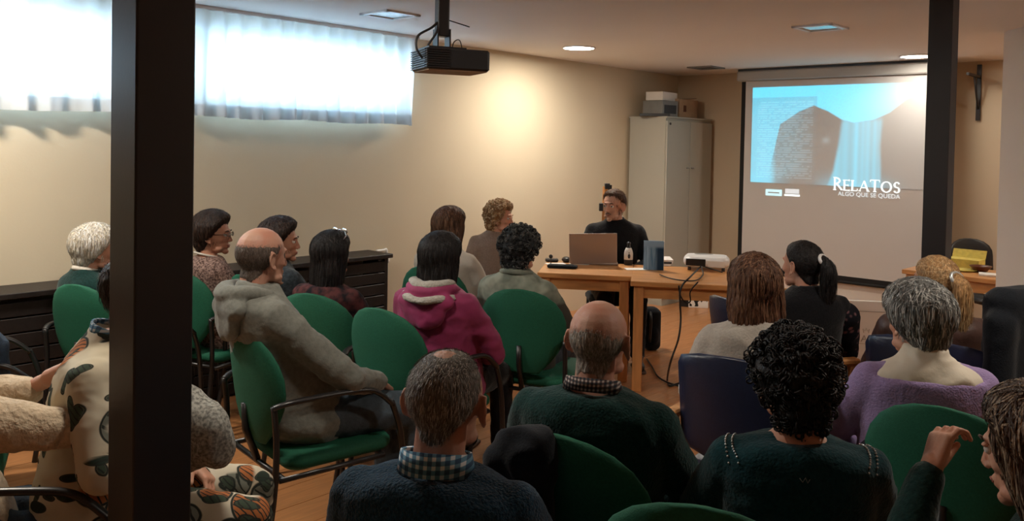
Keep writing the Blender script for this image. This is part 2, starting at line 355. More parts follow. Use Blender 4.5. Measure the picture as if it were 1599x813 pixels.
def remesh(mb, voxel, smooth=4, fac=0.5):
    me = mb.mesh('tmp'); o = bpy.data.objects.new('tmp', me); COL.objects.link(o)
    r = o.modifiers.new('r', 'REMESH'); r.mode = 'VOXEL'; r.voxel_size = voxel
    if smooth: q = o.modifiers.new('s', 'SMOOTH'); q.factor = fac; q.iterations = smooth
    dg = bpy.context.evaluated_depsgraph_get(); ev = o.evaluated_get(dg); m2 = ev.to_mesh()
    n = len(m2.vertices); V = np.empty(n * 3); m2.vertices.foreach_get('co', V); V = V.reshape(-1, 3)
    F = [tuple(p.vertices) for p in m2.polygons]; Nn = np.empty(n * 3); m2.vertices.foreach_get('normal', Nn); Nn = Nn.reshape(-1, 3)
    ev.to_mesh_clear(); bpy.data.objects.remove(o); bpy.data.meshes.remove(me)
    return V, F, Nn
def npmesh(name, V, F, smooth=True):
    me = bpy.data.meshes.new(name); me.from_pydata(V.tolist(), [], F); me.update()
    if smooth: me.polygons.foreach_set('use_smooth', [True] * len(me.polygons))
    return me
def joinVF(parts):
    Vs, Fs, o = [], [], 0
    for V, F in parts: Vs.append(V); Fs += [tuple(i + o for i in f) for f in F]; o += len(V)
    return np.concatenate(Vs), Fs

def part(name, mb, m, parent=None, label=None, smooth=True, loc=None, rotz=None):
    me = mb.mesh(name, smooth) if isinstance(mb, MB) else mb
    for q in (m if isinstance(m, (list, tuple)) else [m]): me.materials.append(q)
    o = bpy.data.objects.new(name, me); COL.objects.link(o)
    if parent is not None: o.parent = parent
    if label: o['label'] = label
    if loc is not None: o.location = loc
    if rotz is not None: o.rotation_euler = (0, 0, rotz)
    return o
def thing(name, label, cat, loc=(0, 0, 0), rotz=0.0, group=None):
    o = bpy.data.objects.new(name, None); COL.objects.link(o); o.empty_display_size = 0.1
    o.location = loc; o.rotation_euler = (0, 0, rotz); return tag(o, label, cat, group)
def tag(o, label, cat, group=None):
    o['label'] = label; o['category'] = cat
    if group: o['group'] = group
    return o
def struct(o): o['kind'] = 'structure'; return o
def copy_tree(o, parent=None):
    c = o.copy(); COL.objects.link(c); c.parent = parent
    for ch in list(o.children): copy_tree(ch, c)
    return c
def text_mesh(s, size, depth=0.001, spacing=1.0, bold=0.0):
    cu = bpy.data.curves.new('t', 'FONT'); cu.body = s; cu.size = size; cu.extrude = depth; cu.space_character = spacing
    cu.align_x = 'CENTER'; cu.offset = bold
    o = bpy.data.objects.new('t', cu); COL.objects.link(o); dg = bpy.context.evaluated_depsgraph_get()
    me = bpy.data.meshes.new_from_object(o.evaluated_get(dg)); bpy.data.objects.remove(o); bpy.data.curves.remove(cu); return me

# ================================================================== the setting (room axes: x away from the window wall, y towards the screen)
RR = Matrix.Rotation(ROOMROT, 3, 'Z')
def rbx(name, x0, x1, y0, y1, z0, z1, m, parent=None, st=True):
    mb = MB().box(((x0 + x1) / 2, (y0 + y1) / 2, (z0 + z1) / 2), (x1 - x0, y1 - y0, z1 - z0)); o = part(name, mb, m, parent, smooth=False)
    if parent is None: o.rotation_euler = (0, 0, ROOMROT)
    if st: struct(o)
    return o
X1, Y0 = 4.2, -3.6
floor = rbx('floor', WALLX - .2, X1 + .2, Y0 - .2, BACKY + .2, -0.16, -0.012, M['floorbase'])
rbx('ceiling', WALLX - .3, X1 + .2, Y0 - .2, BACKY + .2, CEIL, CEIL + 0.15, M['ceiling'])
# planks of the laminate
PW, PL = 0.192, 1.285
seen, rest = [], MB()
def inview(P):
    d = P - Vector((0, 0, CH)); k = d.dot(_w)
    if k < 1.6: return False
    x = CCX + CF * d.dot(_R) / k; y = CCY - CF * d.dot(_U) / k
    return 200 < x < 1500 and y < 900
nx = int((X1 - WALLX) / PW) + 1; ny = int((BACKY - Y0) / PL) + 2
for i in range(nx):
    off = (i * 0.41 % 1) * PL
    for j in range(ny + 1):
        cx = WALLX + (i + .5) * PW; a = max(Y0 - .1, Y0 + j * PL - off); b_ = min(BACKY, Y0 + (j + 1) * PL - off)
        if b_ - a < 0.05: continue
        P = room(cx, (a + b_) / 2, 0)
        if abs((b_ - a) - PL) < 1e-4 and inview(P): seen.append((cx, (a + b_) / 2))
        else: rest.box((cx, (a + b_) / 2, -0.006), (PW - .0025, b_ - a - .0025, 0.012))
seen = seen[:]
seen.sort(key=lambda q: room(q[0], q[1]).length); 
for q in seen[300:]: rest.box((q[0], q[1], -0.006), (PW - .0025, PL - .0025, 0.012))
pm = MB().rbox((0, 0, -0.006), (PW - .0025, PL - .0025, 0.012), 0.002, seg=1).mesh('plank', False); pm.materials.append(M['plank'])
for i, (x, y) in enumerate(seen[:300]):
    o = bpy.data.objects.new('plank', pm); COL.objects.link(o); o.parent = floor; o.location = (x, y, random.uniform(-.0003, 0))
o = part('plank_field', rest, M['plank'], floor, smooth=False); o['kind'] = 'stuff'
# window wall with two openings
mb = MB(); T = 0.32
def wbox(y0, y1, z0, z1): mb.box((WALLX - T / 2, (y0 + y1) / 2, (z0 + z1) / 2), (T, y1 - y0, z1 - z0))
wbox(Y0 - .2, BACKY + .2, -0.01, WZ0); wbox(Y0 - .2, BACKY + .2, WZ1, CEIL)
wbox(Y0 - .2, WIN[0][0], WZ0, WZ1); wbox(WIN[0][1], WIN[1][0], WZ0, WZ1); wbox(WIN[1][1], BACKY + .2, WZ0, WZ1)
o = struct(part('wall_left', mb, M['wall'], smooth=False)); o.rotation_euler = (0, 0, ROOMROT)
rbx('wall_back', WALLX - .0, X1 + .2, BACKY, BACKY + 0.2, -0.01, CEIL, M['backwall'])
rbx('wall_right', X1, X1 + 0.2, Y0, BACKY, -0.01, CEIL, M['wall'])
rbx('wall_front', WALLX, X1, Y0 - .2, Y0, -0.01, CEIL, M['wall'])
# white partition at the right edge
c0, c1 = atz(1568, 49.5, CEIL), atz(1599, 41.5, CEIL); dr = (c1 - c0).normalized(); nrm = Vector((-dr.y, dr.x, 0)); nrm = nrm if nrm.x > 0 else -nrm
Lp = 2.6; q = [c0, c0 + dr * Lp, c0 + dr * Lp + nrm * .3, c0 + nrm * .3]
mb = MB(); mb.add([(v.x, v.y, z) for z in (-0.01, CEIL) for v in q], [(0, 1, 2, 3), (7, 6, 5, 4), (0, 4, 5, 1), (1, 5, 6, 2), (2, 6, 7, 3), (3, 7, 4, 0)])
struct(part('wall_partition', mb, M['white_wall'], smooth=False))
for i, (a, b_) in enumerate(WIN):
    w = struct(part('window_%d' % (i + 1), MB().box((WALLX - .22, (a + b_) / 2, WZ0 + .015), (.05, b_ - a, .03)), M['white'], smooth=False)); w.rotation_euler = (0, 0, ROOMROT)
    fr = MB().box((WALLX - .22, (a + b_) / 2, WZ1 - .02), (.05, b_ - a, .04)); k = 3
    for j in range(k + 1): fr.box((WALLX - .22, a + (b_ - a) * j / k, (WZ0 + WZ1) / 2), (.05, .04, WZ1 - WZ0))
    part('window_frame', fr, M['white'], w, smooth=False)
    for j in range(k):
        part('pane', MB().box((WALLX - .22, a + (b_ - a) * (j + .5) / k, (WZ0 + WZ1) / 2), (.006, (b_ - a) / k - .04, WZ1 - WZ0 - .06)), M['glass'], w, smooth=False)
    part('window_sill', MB().box((WALLX - .10, (a + b_) / 2, WZ0 + .008), (.19, b_ - a - .01, .016)), M['white'], w, smooth=False)
# curtains: pleated cloth on a rail
def curtain(y0, y1, z0, label, seed, amp=0.034, pleats=16):
    root = thing('curtain', label, 'curtain', room(WALLX + 0.13, (y0 + y1) / 2, 0), ROOMROT); rnd = random.Random(seed)
    L = y1 - y0; nxx, nz = int(L / .009), 26; ph = [rnd.uniform(-.5, .5) for _ in range(pleats + 2)]; am = [rnd.uniform(.6, 1.3) for _ in range(pleats + 2)]
    V, F = [], []
    for side in (0, 1):
        for i in range(nxx + 1):
            t = i / nxx * pleats; k = int(t); f = t - k
            p = (1 - f) * ph[k] + f * ph[k + 1]; a_ = (1 - f) * am[k] + f * am[k + 1]
            for j in range(nz + 1):
                s = j / nz; z = CEIL - .02 + (z0 - CEIL + .02) * s + (0.006 * sin(t * 1.1) if s == 1 else 0)
                d = amp * a_ * (sin(2 * pi * (t + p * .35)) * (0.45 + .75 * s) + .25 * sin(4 * pi * t + 3 * s + k) * s)
                V.append((d + side * 0.0015, -L / 2 + L * i / nxx + .012 * s * sin(2 * pi * t * .5 + 1), z))
    n = (nxx + 1) * (nz + 1)
    for i in range(nxx):
        for j in range(nz): a = i * (nz + 1) + j; F.append((a, a + nz + 1, a + nz + 2, a + 1))
    V = V[:n]
    part('curtain_cloth', npmesh('curtain_cloth', np.array(V), F), M['curtain'], root)
    # stitched hem: a second layer of cloth along the foot
    hem = [(v[0] + .003, v[1], v[2]) for v in V]; HF = [f for q, f in enumerate(F) if (q % nz) >= nz - 3]
    part('hem', npmesh('hem', np.array(hem), HF), M['curtain'], root)
    part('curtain_rail', MB().box((0, 0, CEIL - .012), (.03, L + .04, .022)), M['white'], root, smooth=False)
curtain(2.36, 4.28, 1.765, 'right pleated sheer white curtain over the high window beside the ceiling projector', 3, pleats=15)
curtain(0.9, 2.24, 1.765, 'left pleated sheer white curtain at the left edge beyond the near dark post', 5, pleats=9)
# dark slatted radiator cover along the window wall
rc = thing('radiator_cover', 'long low dark brown slatted radiator cover under the windows', 'radiator cover', room(WALLX, 1.9, 0), ROOMROT)
L0, L1 = -2.4, 2.02
part('top_board', MB().rbox((.15, (L0 + L1) / 2, .79), (.30, L1 - L0 + .05, .03), .006), M['darkwood'], rc, smooth=False)
part('end_panel', MB().box((.14, L1 - .015, .385), (.26, .03, .77)), M['darkwood'], rc, smooth=False)
part('end_panel', MB().box((.14, L0 + .015, .385), (.26, .03, .77)), M['darkwood'], rc, smooth=False)
for k in range(9):
    part('slat', MB().rbox((.262, (L0 + L1) / 2 , .05 + k * .083), (.022, L1 - L0 - .06, .074), .004, seg=1), M['darkwood'], rc, smooth=False)
for yy in (L0 + .04, (L0 + L1) / 2, L1 - .05): part('batten', MB().box((.24, yy, .385), (.02, .05, .76)), M['blackmetal'], rc, smooth=False)
pr_ = thing('radiator_pipe', 'thin white radiator pipe with valve at the end of the dark radiator cover', 'pipe', room(WALLX + .08, 4.06, 0), ROOMROT)
part('pipe', MB().tube(spline([(0, 0, .0), (0, 0, .5), (0, 0, .78), (0, -.03, .80), (.0, -.10, .80)], 5), .011, 8), M['offwhite'], pr_)
part('valve', MB().lathe((0, 0, .70), [(.012, 0), (.024, .01), (.026, .05), (.012, .06)], 12), M['offwhite'], pr_)

# posts
def post(label, px, s, d, z=1.4, extra=None):
    c = at(px, 300, d); o = tag(part('steel_post', MB().rbox((0, 0, CEIL / 2), (s, s, CEIL), .006), M['post'], smooth=False), label, 'post')
    o.location = (c.x, c.y, 0); o.rotation_euler = (0, 0, ROOMROT); return c
P1 = atz(212, 400, 1.4)
def post_corner(px, d, s):                     # the near vertical corner stands at px
    k = at(px, 300, d); c = Vector((k.x, k.y, 0)) - XR * s / 2 + YR * s / 2; return c
def mkpost(label, px, d, s):
    c = post_corner(px, d, s); o = thing('steel_post', label, 'post', (c.x, c.y, 0), ROOMROT)
    part('shaft', MB().rbox((0, 0, CEIL / 2), (s, s, CEIL - .002), .005), M['post'], o, smooth=False)
    part('base_plate', MB().box((0, 0, .006), (s + .08, s + .08, .012)), M['post'], o, smooth=False)
mkpost('thick dark steel post close by at the left, in front of the floral shirt', 211, 1.92, .143)
mkpost('slimmer dark steel post standing in front of the right side of the projection screen', 1479, 4.35, .118)

# ceiling fittings
for (x, y) in LIT[:3]:
    lab = {0: 'round glowing downlight in the ceiling above the presenters', 1: 'round glowing downlight in the ceiling just left of the slimmer dark post', 2: 'round glowing downlight hidden beyond the right partition'}[LIT.index((x, y))]
    o = thing('downlight', lab, 'ceiling light', room(x, y, CEIL), 0)
    part('trim_ring', MB().tube([(.135 * cos(a), .135 * sin(a), -.004) for a in np.linspace(0, 2 * pi, 32, endpoint=False)], .008, 6, closed=True), M['white'], o)
    part('diffuser', MB().lathe((0, 0, -.008), [(.001, 0), (.128, 0), (.128, .006), (.001, .006)], 32), M['lampdisc'], o)
for (x, y, lab) in ((-4.27, 3.45, 'unlit square recessed ceiling lamp left of the hanging projector'), (-2.29, 5.53, 'unlit square recessed ceiling lamp with pale blue glass above the screen'), (-4.32, 7.60, 'small dark unlit ceiling lamp near the far corner over the cabinet')):
    o = thing('square_ceiling_lamp', lab, 'ceiling light', room(x, y, CEIL), ROOMROT); s = .125
    f = MB()
    for q in range(4):
        f.box(tuple(Matrix.Rotation(q * pi / 2, 3, 'Z') @ Vector((s, 0, -.006))), (.03, 2 * s + .03, .012) if q % 2 == 0 else (2 * s + .03, .03, .012))
    part('lamp_frame', f, M['white'] if y < 7 else M['midgrey'], o, smooth=False)
    part('lamp_glass', MB().box((0, 0, -.003), (2 * s - .03, 2 * s - .03, .005)), M['lampoff'] if y < 7 else M['darkgrey'], o, smooth=False)

# ceiling projector on its pole
pd = 3.45; pc = at(703, 96, pd); pj = thing('ceiling_projector', 'black projector hanging from the ceiling on a short black pole', 'projector', (pc.x, pc.y, 0), radians(24))
z0 = pc.z
part('projector_body', MB().rbox((0, 0, z0), (.27, .215, .085), .012), M['black'], pj, smooth=False)
fb = MB()
for k in range(9): fb.box((-.137, 0, z0 - .036 + k * .009), (.008, .19, .004))
part('cooling_fins', fb, M['blackmetal'], pj, smooth=False)
fb = MB()
for k in range(9): fb.box((-.09 + .0 * k, -.110, z0 - .036 + k * .009), (.10, .006, .004))
part('front_grille', fb, M['blackmetal'], pj, smooth=False)
fb = MB()
for k in range(7): fb.box((.131, -.085, z0 - .028 + k * .009), (.012, .02, .004))
part('vent_slots', fb, M['offwhite'], pj, smooth=False)
part('underside', MB().box((0, 0, z0 - .0445), (.25, .195, .004)), M['card'], pj, 'pale brown underside of the projector', smooth=False)
part('lens', MB().lathe((.05, .108, z0), [(.001, 0), (.03, 0), (.034, .02), (.001, .02)], 18, Matrix.Rotation(-pi / 2, 3, 'X')), M['blackmetal'], pj)
px_ = -.035; part('mount_pole', MB().rbox((px_, .01, (z0 + .10 + CEIL) / 2), (.05, .05, CEIL - z0 - .10), .006), M['blackmetal'], pj, smooth=False)
br = MB().box((px_ - .026, .01, z0 + .085), (.006, .06, .09)).box((px_ + .026, .01, z0 + .085), (.006, .06, .09)).box((px_, .01, z0 + .048), (.16, .16, .008)).box((px_, .01, z0 + .12), (.05, .04, .015))
part('mount_bracket', br, M['blackmetal'], pj, smooth=False)
part('ceiling_plate', MB().box((px_, .01, CEIL - .006), (.16, .16, .012)), M['blackmetal'], pj, smooth=False)
for k, pts in enumerate(([(px_ - .02, 0, z0 + .16), (-.09, -.02, z0 + .13), (-.155, -.05, z0 + .09), (-.165, -.06, z0 + .04), (-.14, -.06, z0 + .0)],
            [(px_ - .02, 0, z0 + .155), (-.07, -.02, z0 + .11), (-.105, -.03, z0 + .06), (-.11, -.03, z0 + .04)])):
    part('cable', MB().tube(spline(pts, 5), .005, 6), M['cable'], pj)
part('cable_tie', MB().tube([(px_ + .02, 0, z0 + .17), (px_ + .11, -.02, z0 + .145)], .0025, 5), M['cable'], pj)
part('cable_loop', MB().tube(spline([(px_ + .04, 0, z0 + .04), (px_ + .05, 0, z0 + .08), (px_ + .075, 0, z0 + .09), (px_ + .09, 0, z0 + .04)], 5), .0022, 5), M['cable'], pj)

# ---------------------------------------------------------------- projection screen
SY = 7.98; SX0, SX1 = -4.11, -2.15; SZ0, SZ1 = 0.44, 2.33
ps = thing('projection_screen', 'large pull-down projection screen with black side borders showing a blue waterfall slide', 'projection screen', room(SX0, SY, 0), ROOMROT)
Wd = SX1 - SX0
part('screen_case', MB().rbox((Wd / 2, .0, 2.385), (Wd + .09, .10, .10), .02), M['case'], ps, smooth=False)
part('case_gap_shade', MB().box((Wd / 2, 0, 2.446), (Wd + .07, .06, .026)), M['blackmetal'], ps, smooth=False)  # black strip standing in for the shade between case and ceiling
part('screen_cloth', MB().box((Wd / 2, 0, (SZ0 + SZ1) / 2), (Wd - .07, .002, SZ1 - SZ0)), M['screen'], ps, smooth=False)
bb = MB().box((.02, 0, (SZ0 + SZ1) / 2 + .0), (.045, .003, SZ1 - SZ0)).box((Wd - .02, 0, (SZ0 + SZ1) / 2), (.045, .003, SZ1 - SZ0)).box((Wd / 2, 0, SZ0 - .022), (Wd, .003, .05))
part('black_border', bb, M['screenblack'], ps, smooth=False)
part('bottom_bar', MB().tube([(0, 0, SZ0 - .055), (Wd, 0, SZ0 - .055)], .014, 8), M['screenblack'], ps)
def on_screen(px, py):       # where the photographed slide sits on the cloth
    d = _w + _R * ((px - CCX) / CF) - _U * ((py - CCY) / CF); t = (SY) / (d.dot(YR)); P = Vector((0, 0, CH)) + d * t
    return (P.dot(XR) - SX0, P.z)
cA, cB, cC_, cD = on_screen(1175, 136), on_screen(1441, 127), on_screen(1178, 285), on_screen(1441, 300)
ix0, iz1 = on_screen(1176, 137); _, iz0 = on_screen(1178, 284); ix1, _ = on_screen(1412, 150)
ix1 = Wd - .05
izb = iz0
NXI, NZI = 250, 190
gx = np.linspace(0, 1, NXI + 1); gz = np.linspace(0, 1, NZI + 1)
X, Z = np.meshgrid(gx, gz, indexing='ij')     # x to the right, z up
U_ = X; Vv = 1 - Z                              # v downwards
V = np.stack([ix0 + X * (ix1 - ix0), np.full_like(X, -.004), izb + Z * (iz1 - izb)], -1).reshape(-1, 3)
F = [(i * (NZI + 1) + j, (i + 1) * (NZI + 1) + j, (i + 1) * (NZI + 1) + j + 1, i * (NZI + 1) + j + 1) for i in range(NXI) for j in range(NZI)]
def sst(a, b, x): t = np.clip((x - a) / (b - a), 0, 1); return t * t * (3 - 2 * t)
grain = RNG.normal(0, 1, X.shape)
cyan = np.array([0.0, 0.46, 0.66])
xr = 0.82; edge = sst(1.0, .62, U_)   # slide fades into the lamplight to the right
# sky band over the ridge line
ridge = np.interp(gx, [0, .10, .17, .28, .36, .44, .52, .58, .68, .76, .84, 1.0], [1.1, 1.0, .40, .27, .21, .27, .36, .39, .36, .29, .17, .02])[:, None]
I = sst(0.0, .02, ridge - Vv)
I = I * (0.80 + .05 * grain)
# waterfall
fl = np.interp(gz[::-1] if False else gz, [0, 1], [0, 1])
left = np.interp(1 - gz, [0, .36, .6, .85, 1.0], [.52, .515, .50, .475, .44])[None, :]; rgt = np.interp(1 - gz, [0, .36, .6, 1.0], [.74, .725, .715, .73])[None, :]
streak = np.array([noise.noise(Vector((a * 38, 3.1, 0))) for a in gx])[:, None]
fall = sst(left - .012, left + .015, U_) * sst(rgt + .012, rgt - .015, U_) * sst(.30, .38, Vv) * (.55 + .45 * streak)
I = np.maximum(I, fall * .85)
mist = np.exp(-((U_ - .60) / .16) ** 2 - ((Vv - 1.0) / .10) ** 2) * .5; I = np.maximum(I, mist)
# page of text on the left
pageR = sst(.382, .372, U_) * sst(.115, .125, Vv) ; inpage = (U_ < .38)
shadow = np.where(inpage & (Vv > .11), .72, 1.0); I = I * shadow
lows = sst(1.02, .86, Vv + .25 * np.clip(U_ - .14, 0, 1)); base = .36 * inpage * sst(.16, .11, U_) + .12 * inpage * sst(.42, .2, U_) * lows
base = base + .25 * inpage * sst(.80, 1.0, Vv) * sst(.30, .05, U_)
I = np.maximum(I, base)
nlines = 34; ln = (Vv - .15) / (.95 - .15) * nlines; row = np.floor(ln); fr_ = ln - row
wordn = np.array([[noise.noise(Vector((a * 55, r * 7.3, 1.7))) for r in range(nlines + 2)] for a in gx])
rowi = np.clip(row, 0, nlines).astype(int); wv = wordn[np.arange(NXI + 1)[:, None], rowi]
txt = (fr_ > .25) & (fr_ < .7) & (wv > -.22) & (U_ > .035) & (U_ < .36 - .06 * (rowi % 7 == 6)) & (row >= 0) & (row < nlines)
I = I + .0
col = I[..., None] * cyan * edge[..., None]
glow = np.exp(-((U_ - .92) / .20) ** 2 - ((Vv + .02) / .30) ** 2)
col = col + txt[..., None] * np.array([.05, .085, .10])
col = col + (np.exp(-((U_ - .43) / .02) ** 2 - ((Vv - .55) / .03) ** 2) * .10)[..., None] * np.array([.6, .9, 1])
haze = .02 * np.array([.4, .8, 1.0]); col = np.clip(col + haze, 0, 1)
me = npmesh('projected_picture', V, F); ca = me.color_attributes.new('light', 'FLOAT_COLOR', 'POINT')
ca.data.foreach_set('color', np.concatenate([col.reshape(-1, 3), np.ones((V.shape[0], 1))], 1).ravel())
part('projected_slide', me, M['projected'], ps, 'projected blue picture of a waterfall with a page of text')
# title in spaced capitals with serifs
def serif_text(word, x0, z0, h, w, mbx):
    t, th = .17 * h, .075 * h; y = -.006
    def bar(xa, za, xb, zb, wd):
        a = Vector((xa, y, za)); b = Vector((xb, y, zb)); d = (b - a).normalized(); n = Vector((-d.z, 0, d.x)) * wd / 2
        mbx.add([a - n, b - n, b + n, a + n], [(0, 1, 2, 3)])
    def sf(xc, z, wd=.34): bar(xc - wd * h / 2, z, xc + wd * h / 2, z, th * .8)
    def arc(cx, cz, rx, rz, a0, a1, n=14):
        for k in range(n):
            a = a0 + (a1 - a0) * k / n; b = a0 + (a1 - a0) * (k + 1) / n; wd = th + (t - th) * abs(cos((a + b) / 2))
            bar(cx + rx * cos(a), cz + rz * sin(a), cx + rx * cos(b) + .0001, cz + rz * sin(b), wd)
    x = x0
    for ch in word:
        H_ = h * (1.25 if ch == 'R' and x == x0 else (1.12 if ch == 'T' else 1.0)); H_ = min(H_, h * 1.25); wl = w[ch]
        z1 = z0 + H_; xl = x + .1 * h
        if ch in 'REL': bar(xl, z0, xl, z1, t); sf(xl, z0); sf(xl, z1)
        if ch == 'R': arc(xl, z0 + H_ * .74, wl * .62, H_ * .24, -pi / 2, pi / 2); bar(xl + wl * .25, z0 + H_ * .5, xl + wl * .9, z0, t)
        if ch == 'E':
            for q, s_ in ((0, .8), (.5, .6), (1, .75)): bar(xl, z0 + H_ * q, xl + wl * s_, z0 + H_ * q, th); bar(xl + wl * s_, z0 + H_ * q - .09 * h, xl + wl * s_, z0 + H_ * q + .09 * h, th)
        if ch == 'L': bar(xl, z0, xl + wl * .8, z0, th); bar(xl + wl * .8, z0, xl + wl * .8, z0 + .2 * h, th)
        if ch == 'A': bar(x + .05 * h, z0, x + wl * .5, z1, th); bar(x + wl * .5, z1, x + wl * .95, z0, t); bar(x + wl * .25, z0 + .33 * h, x + wl * .72, z0 + .33 * h, th); sf(x + .05 * h, z0, .25); sf(x + wl * .95, z0, .3)
        if ch == 'T': bar(x + wl * .5, z0, x + wl * .5, z1, t); bar(x, z1, x + wl, z1, th); bar(x, z1, x, z1 - .18 * h, th); bar(x + wl, z1, x + wl, z1 - .18 * h, th); sf(x + wl * .5, z0)
        if ch == 'O': arc(x + wl * .5, z0 + H_ / 2, wl * .45, H_ / 2, 0, 2 * pi, 26)
        if ch == 'S': arc(x + wl * .5, z0 + H_ * .74, wl * .34, H_ * .25, radians(20), radians(270)); arc(x + wl * .5, z0 + H_ * .25, wl * .36, H_ * .25, radians(90), radians(-160))
        x += wl + .16 * h
    return x
tx0, tz0 = on_screen(1302, 298); tx1, tz1 = on_screen(1409, 299); th_ = .125
W_ = {'R': .78, 'E': .62, 'L': .60, 'A': .88, 'T': .85, 'O': .95, 'S': .62}
tot = sum(W_[c] + .16 for c in 'RELATOS'); hh = (tx1 - tx0) / tot
W_ = {k: v * hh for k, v in W_.items()}
mb = MB(); serif_text('RELATOS', tx0, (tz0 + tz1) / 2, hh * .98, W_, mb)
part('projected_title', mb, M['projtext'], ps, 'projected white title reading RELATOS', smooth=False)
me = text_mesh('ALGO QUE SE QUEDA', .062, .0005, 1.02); sx, sz = on_screen(1356, 307.5)
sa, _ = on_screen(1308, 307); sb, _ = on_screen(1405, 307); xs = [v.co.x for v in me.vertices]; k = (sb - sa) / (max(xs) - min(xs))
for v in me.vertices: v.co = Vector((sx + v.co.x * k, -.006, sz + v.co.y * k))
part('projected_subtitle', me, M['projtext2'], ps, 'dim projected line reading ALGO QUE SE QUEDA', smooth=False)
ax_, az_ = on_screen(1196, 295); bx_, bz_ = on_screen(1221, 306)
part('projected_logo', MB().box(((ax_ + bx_) / 2, -.005, (az_ + bz_) / 2), (bx_ - ax_, .001, az_ - bz_)), M['projtext3'], ps, 'small projected pale cyan logo block', smooth=False)
part('projected_logo_line', MB().box(((ax_ + bx_) / 2, -.0062, (az_ + bz_) / 2), ((bx_ - ax_) * .7, .001, .012)), M['screen'], ps, smooth=False)
ax_, az_ = on_screen(1225, 303.5); bx_, bz_ = on_screen(1249, 306)
part('projected_logo', MB().box(((ax_ + bx_) / 2, -.005, (az_ + bz_) / 2), (bx_ - ax_, .001, .018)), M['projtext'], ps, 'second projected logo with a white underline', smooth=False)
part('projected_logo_block', MB().box(((ax_ + bx_) / 2, -.005, (az_ + bz_) / 2 + .04), ((bx_ - ax_) * .9, .001, .045)), M['projtext2'], ps, smooth=False)
# wall brackets holding the screen
for xx, lab in ((-1.99, 'black metal wall bracket right of the slimmer dark post'),):
    o = thing('wall_bracket', lab, 'bracket', room(xx, BACKY, 0), ROOMROT)
    part('wall_plate', MB().box((0, -.012, 2.18), (.035, .022, .50)), M['blackmetal'], o, smooth=False)
    part('arm', MB().box((0, -.20, 2.32), (.022, .38, .022)), M['blackmetal'], o, smooth=False)
    part('brace', MB().tube([(0, -.02, 2.03), (0, -.17, 2.31)], .009, 6), M['blackmetal'], o)

# ---------------------------------------------------------------- cabinet in the corner
cb = thing('metal_cabinet', 'tall pale grey two-door metal cabinet in the far corner', 'cabinet', room(-4.62, 7.36, 0), ROOMROT)
cd_, cw, chh = .46, .92, 1.94
part('carcass', MB().box((-cd_ / 2, cw / 2, chh / 2), (cd_ - .02, cw, chh)), M['cabinet'], cb, smooth=False)
for k in range(2):
    dd = part('door', MB().rbox((.000, cw * (.25 + .5 * k), chh / 2 + .02), (.02, cw / 2 - .006, chh - .10), .004), M['cabinet'], cb, smooth=False)
    part('handle', MB().rbox((.018, cw * (.45 + .1 * k), 1.42), (.016, .05, .012), .003), M['midgrey'], dd, smooth=False)
part('lock', MB().lathe((.010, .05, 1.88), [(.001, 0), (.012, 0), (.012, .01), (.001, .01)], 10, Matrix.Rotation(pi / 2, 3, 'Y')), M['darkgrey'], cb)
part('top_plate', MB().box((-cd_ / 2 + .005, cw / 2, chh + .008), (cd_ + .01, cw + .01, .016)), M['cabinet'], cb, smooth=False)
def rthing(name, label, cat, x, y, z, rz=0, group=None): return thing(name, label, cat, room(x, y, z), ROOMROT + rz, group)
o = rthing('cardboard_box', 'brown cardboard box with a dark mark on top of the cabinet', 'box', -4.86, 7.93, 1.956, .06)
bx = part('box_body', MB().box((0, 0, .10), (.30, .42, .20)), M['card'], o, smooth=False)
part('box_flap', MB().box((0, .10, .212), (.28, .20, .006), Matrix.Rotation(.12, 3, 'X')), M['card'], o, smooth=False)
part('printed_mark', MB().box((.152, -.09, .10), (.002, .06, .07)), M['bowl'], o, smooth=False)
o = rthing('open_box', 'grey box of dark odds and ends left of the brown box on the cabinet', 'box', -4.84, 7.58, 1.956, -.1)
part('box_body', MB().box((0, 0, .085), (.26, .26, .17)), M['midgrey'], o, smooth=False)
part('dark_label', MB().box((.132, 0, .08), (.003, .2, .09)), M['darkgrey'], o, smooth=False)
o = tag(part('white_box', MB().rbox((0, 0, .045), (.2, .34, .09), .005), M['paper'], smooth=False), 'flat white box lying on the grey box above the cabinet', 'box'); o.location = room(-4.84, 7.60, 2.128); o.rotation_euler = (0, 0, ROOMROT + .1)
o = tag(part('black_folder', MB().rbox((0, 0, .014), (.30, .24, .028), .004), M['black'], smooth=False), 'thin black folder at the near left corner of the cabinet top', 'folder'); o.location = room(-4.78, 7.50 - .02, 1.956); o.rotation_euler = (0, 0, ROOMROT + .5)
o.location = room(-4.80, 7.42, 1.956 ); 
# wooden easel with black clamps
ez = at(948, 330, 7.3); o = thing('easel', 'folded wooden easel with black clamps behind the presenter in black', 'easel', (ez.x, ez.y, 0), 0)
for k, (xa, xb, zt) in enumerate(((-.05, -.02, 1.28), (.09, .03, 1.22), (.01, .0, 1.30))):
    part('leg', MB().box(((xa + xb) / 2, .02 * k, zt / 2), (.028, .02, zt + .0), Matrix.Rotation((xb - xa) / zt * .5, 3, 'Y')), M['pine_v'], o, smooth=False)
part('clamp', MB().rbox((-.005, -.01, 1.285), (.045, .05, .05), .006).box((.02, -.01, 1.25), (.03, .03, .09)).rbox((.035, -.01, 1.19), (.035, .04, .08), .006), M['black'], o, smooth=False)
part('knob', MB().rbox((-.055, -.01, 1.10), (.035, .04, .07), .006), M['black'], o, smooth=False)

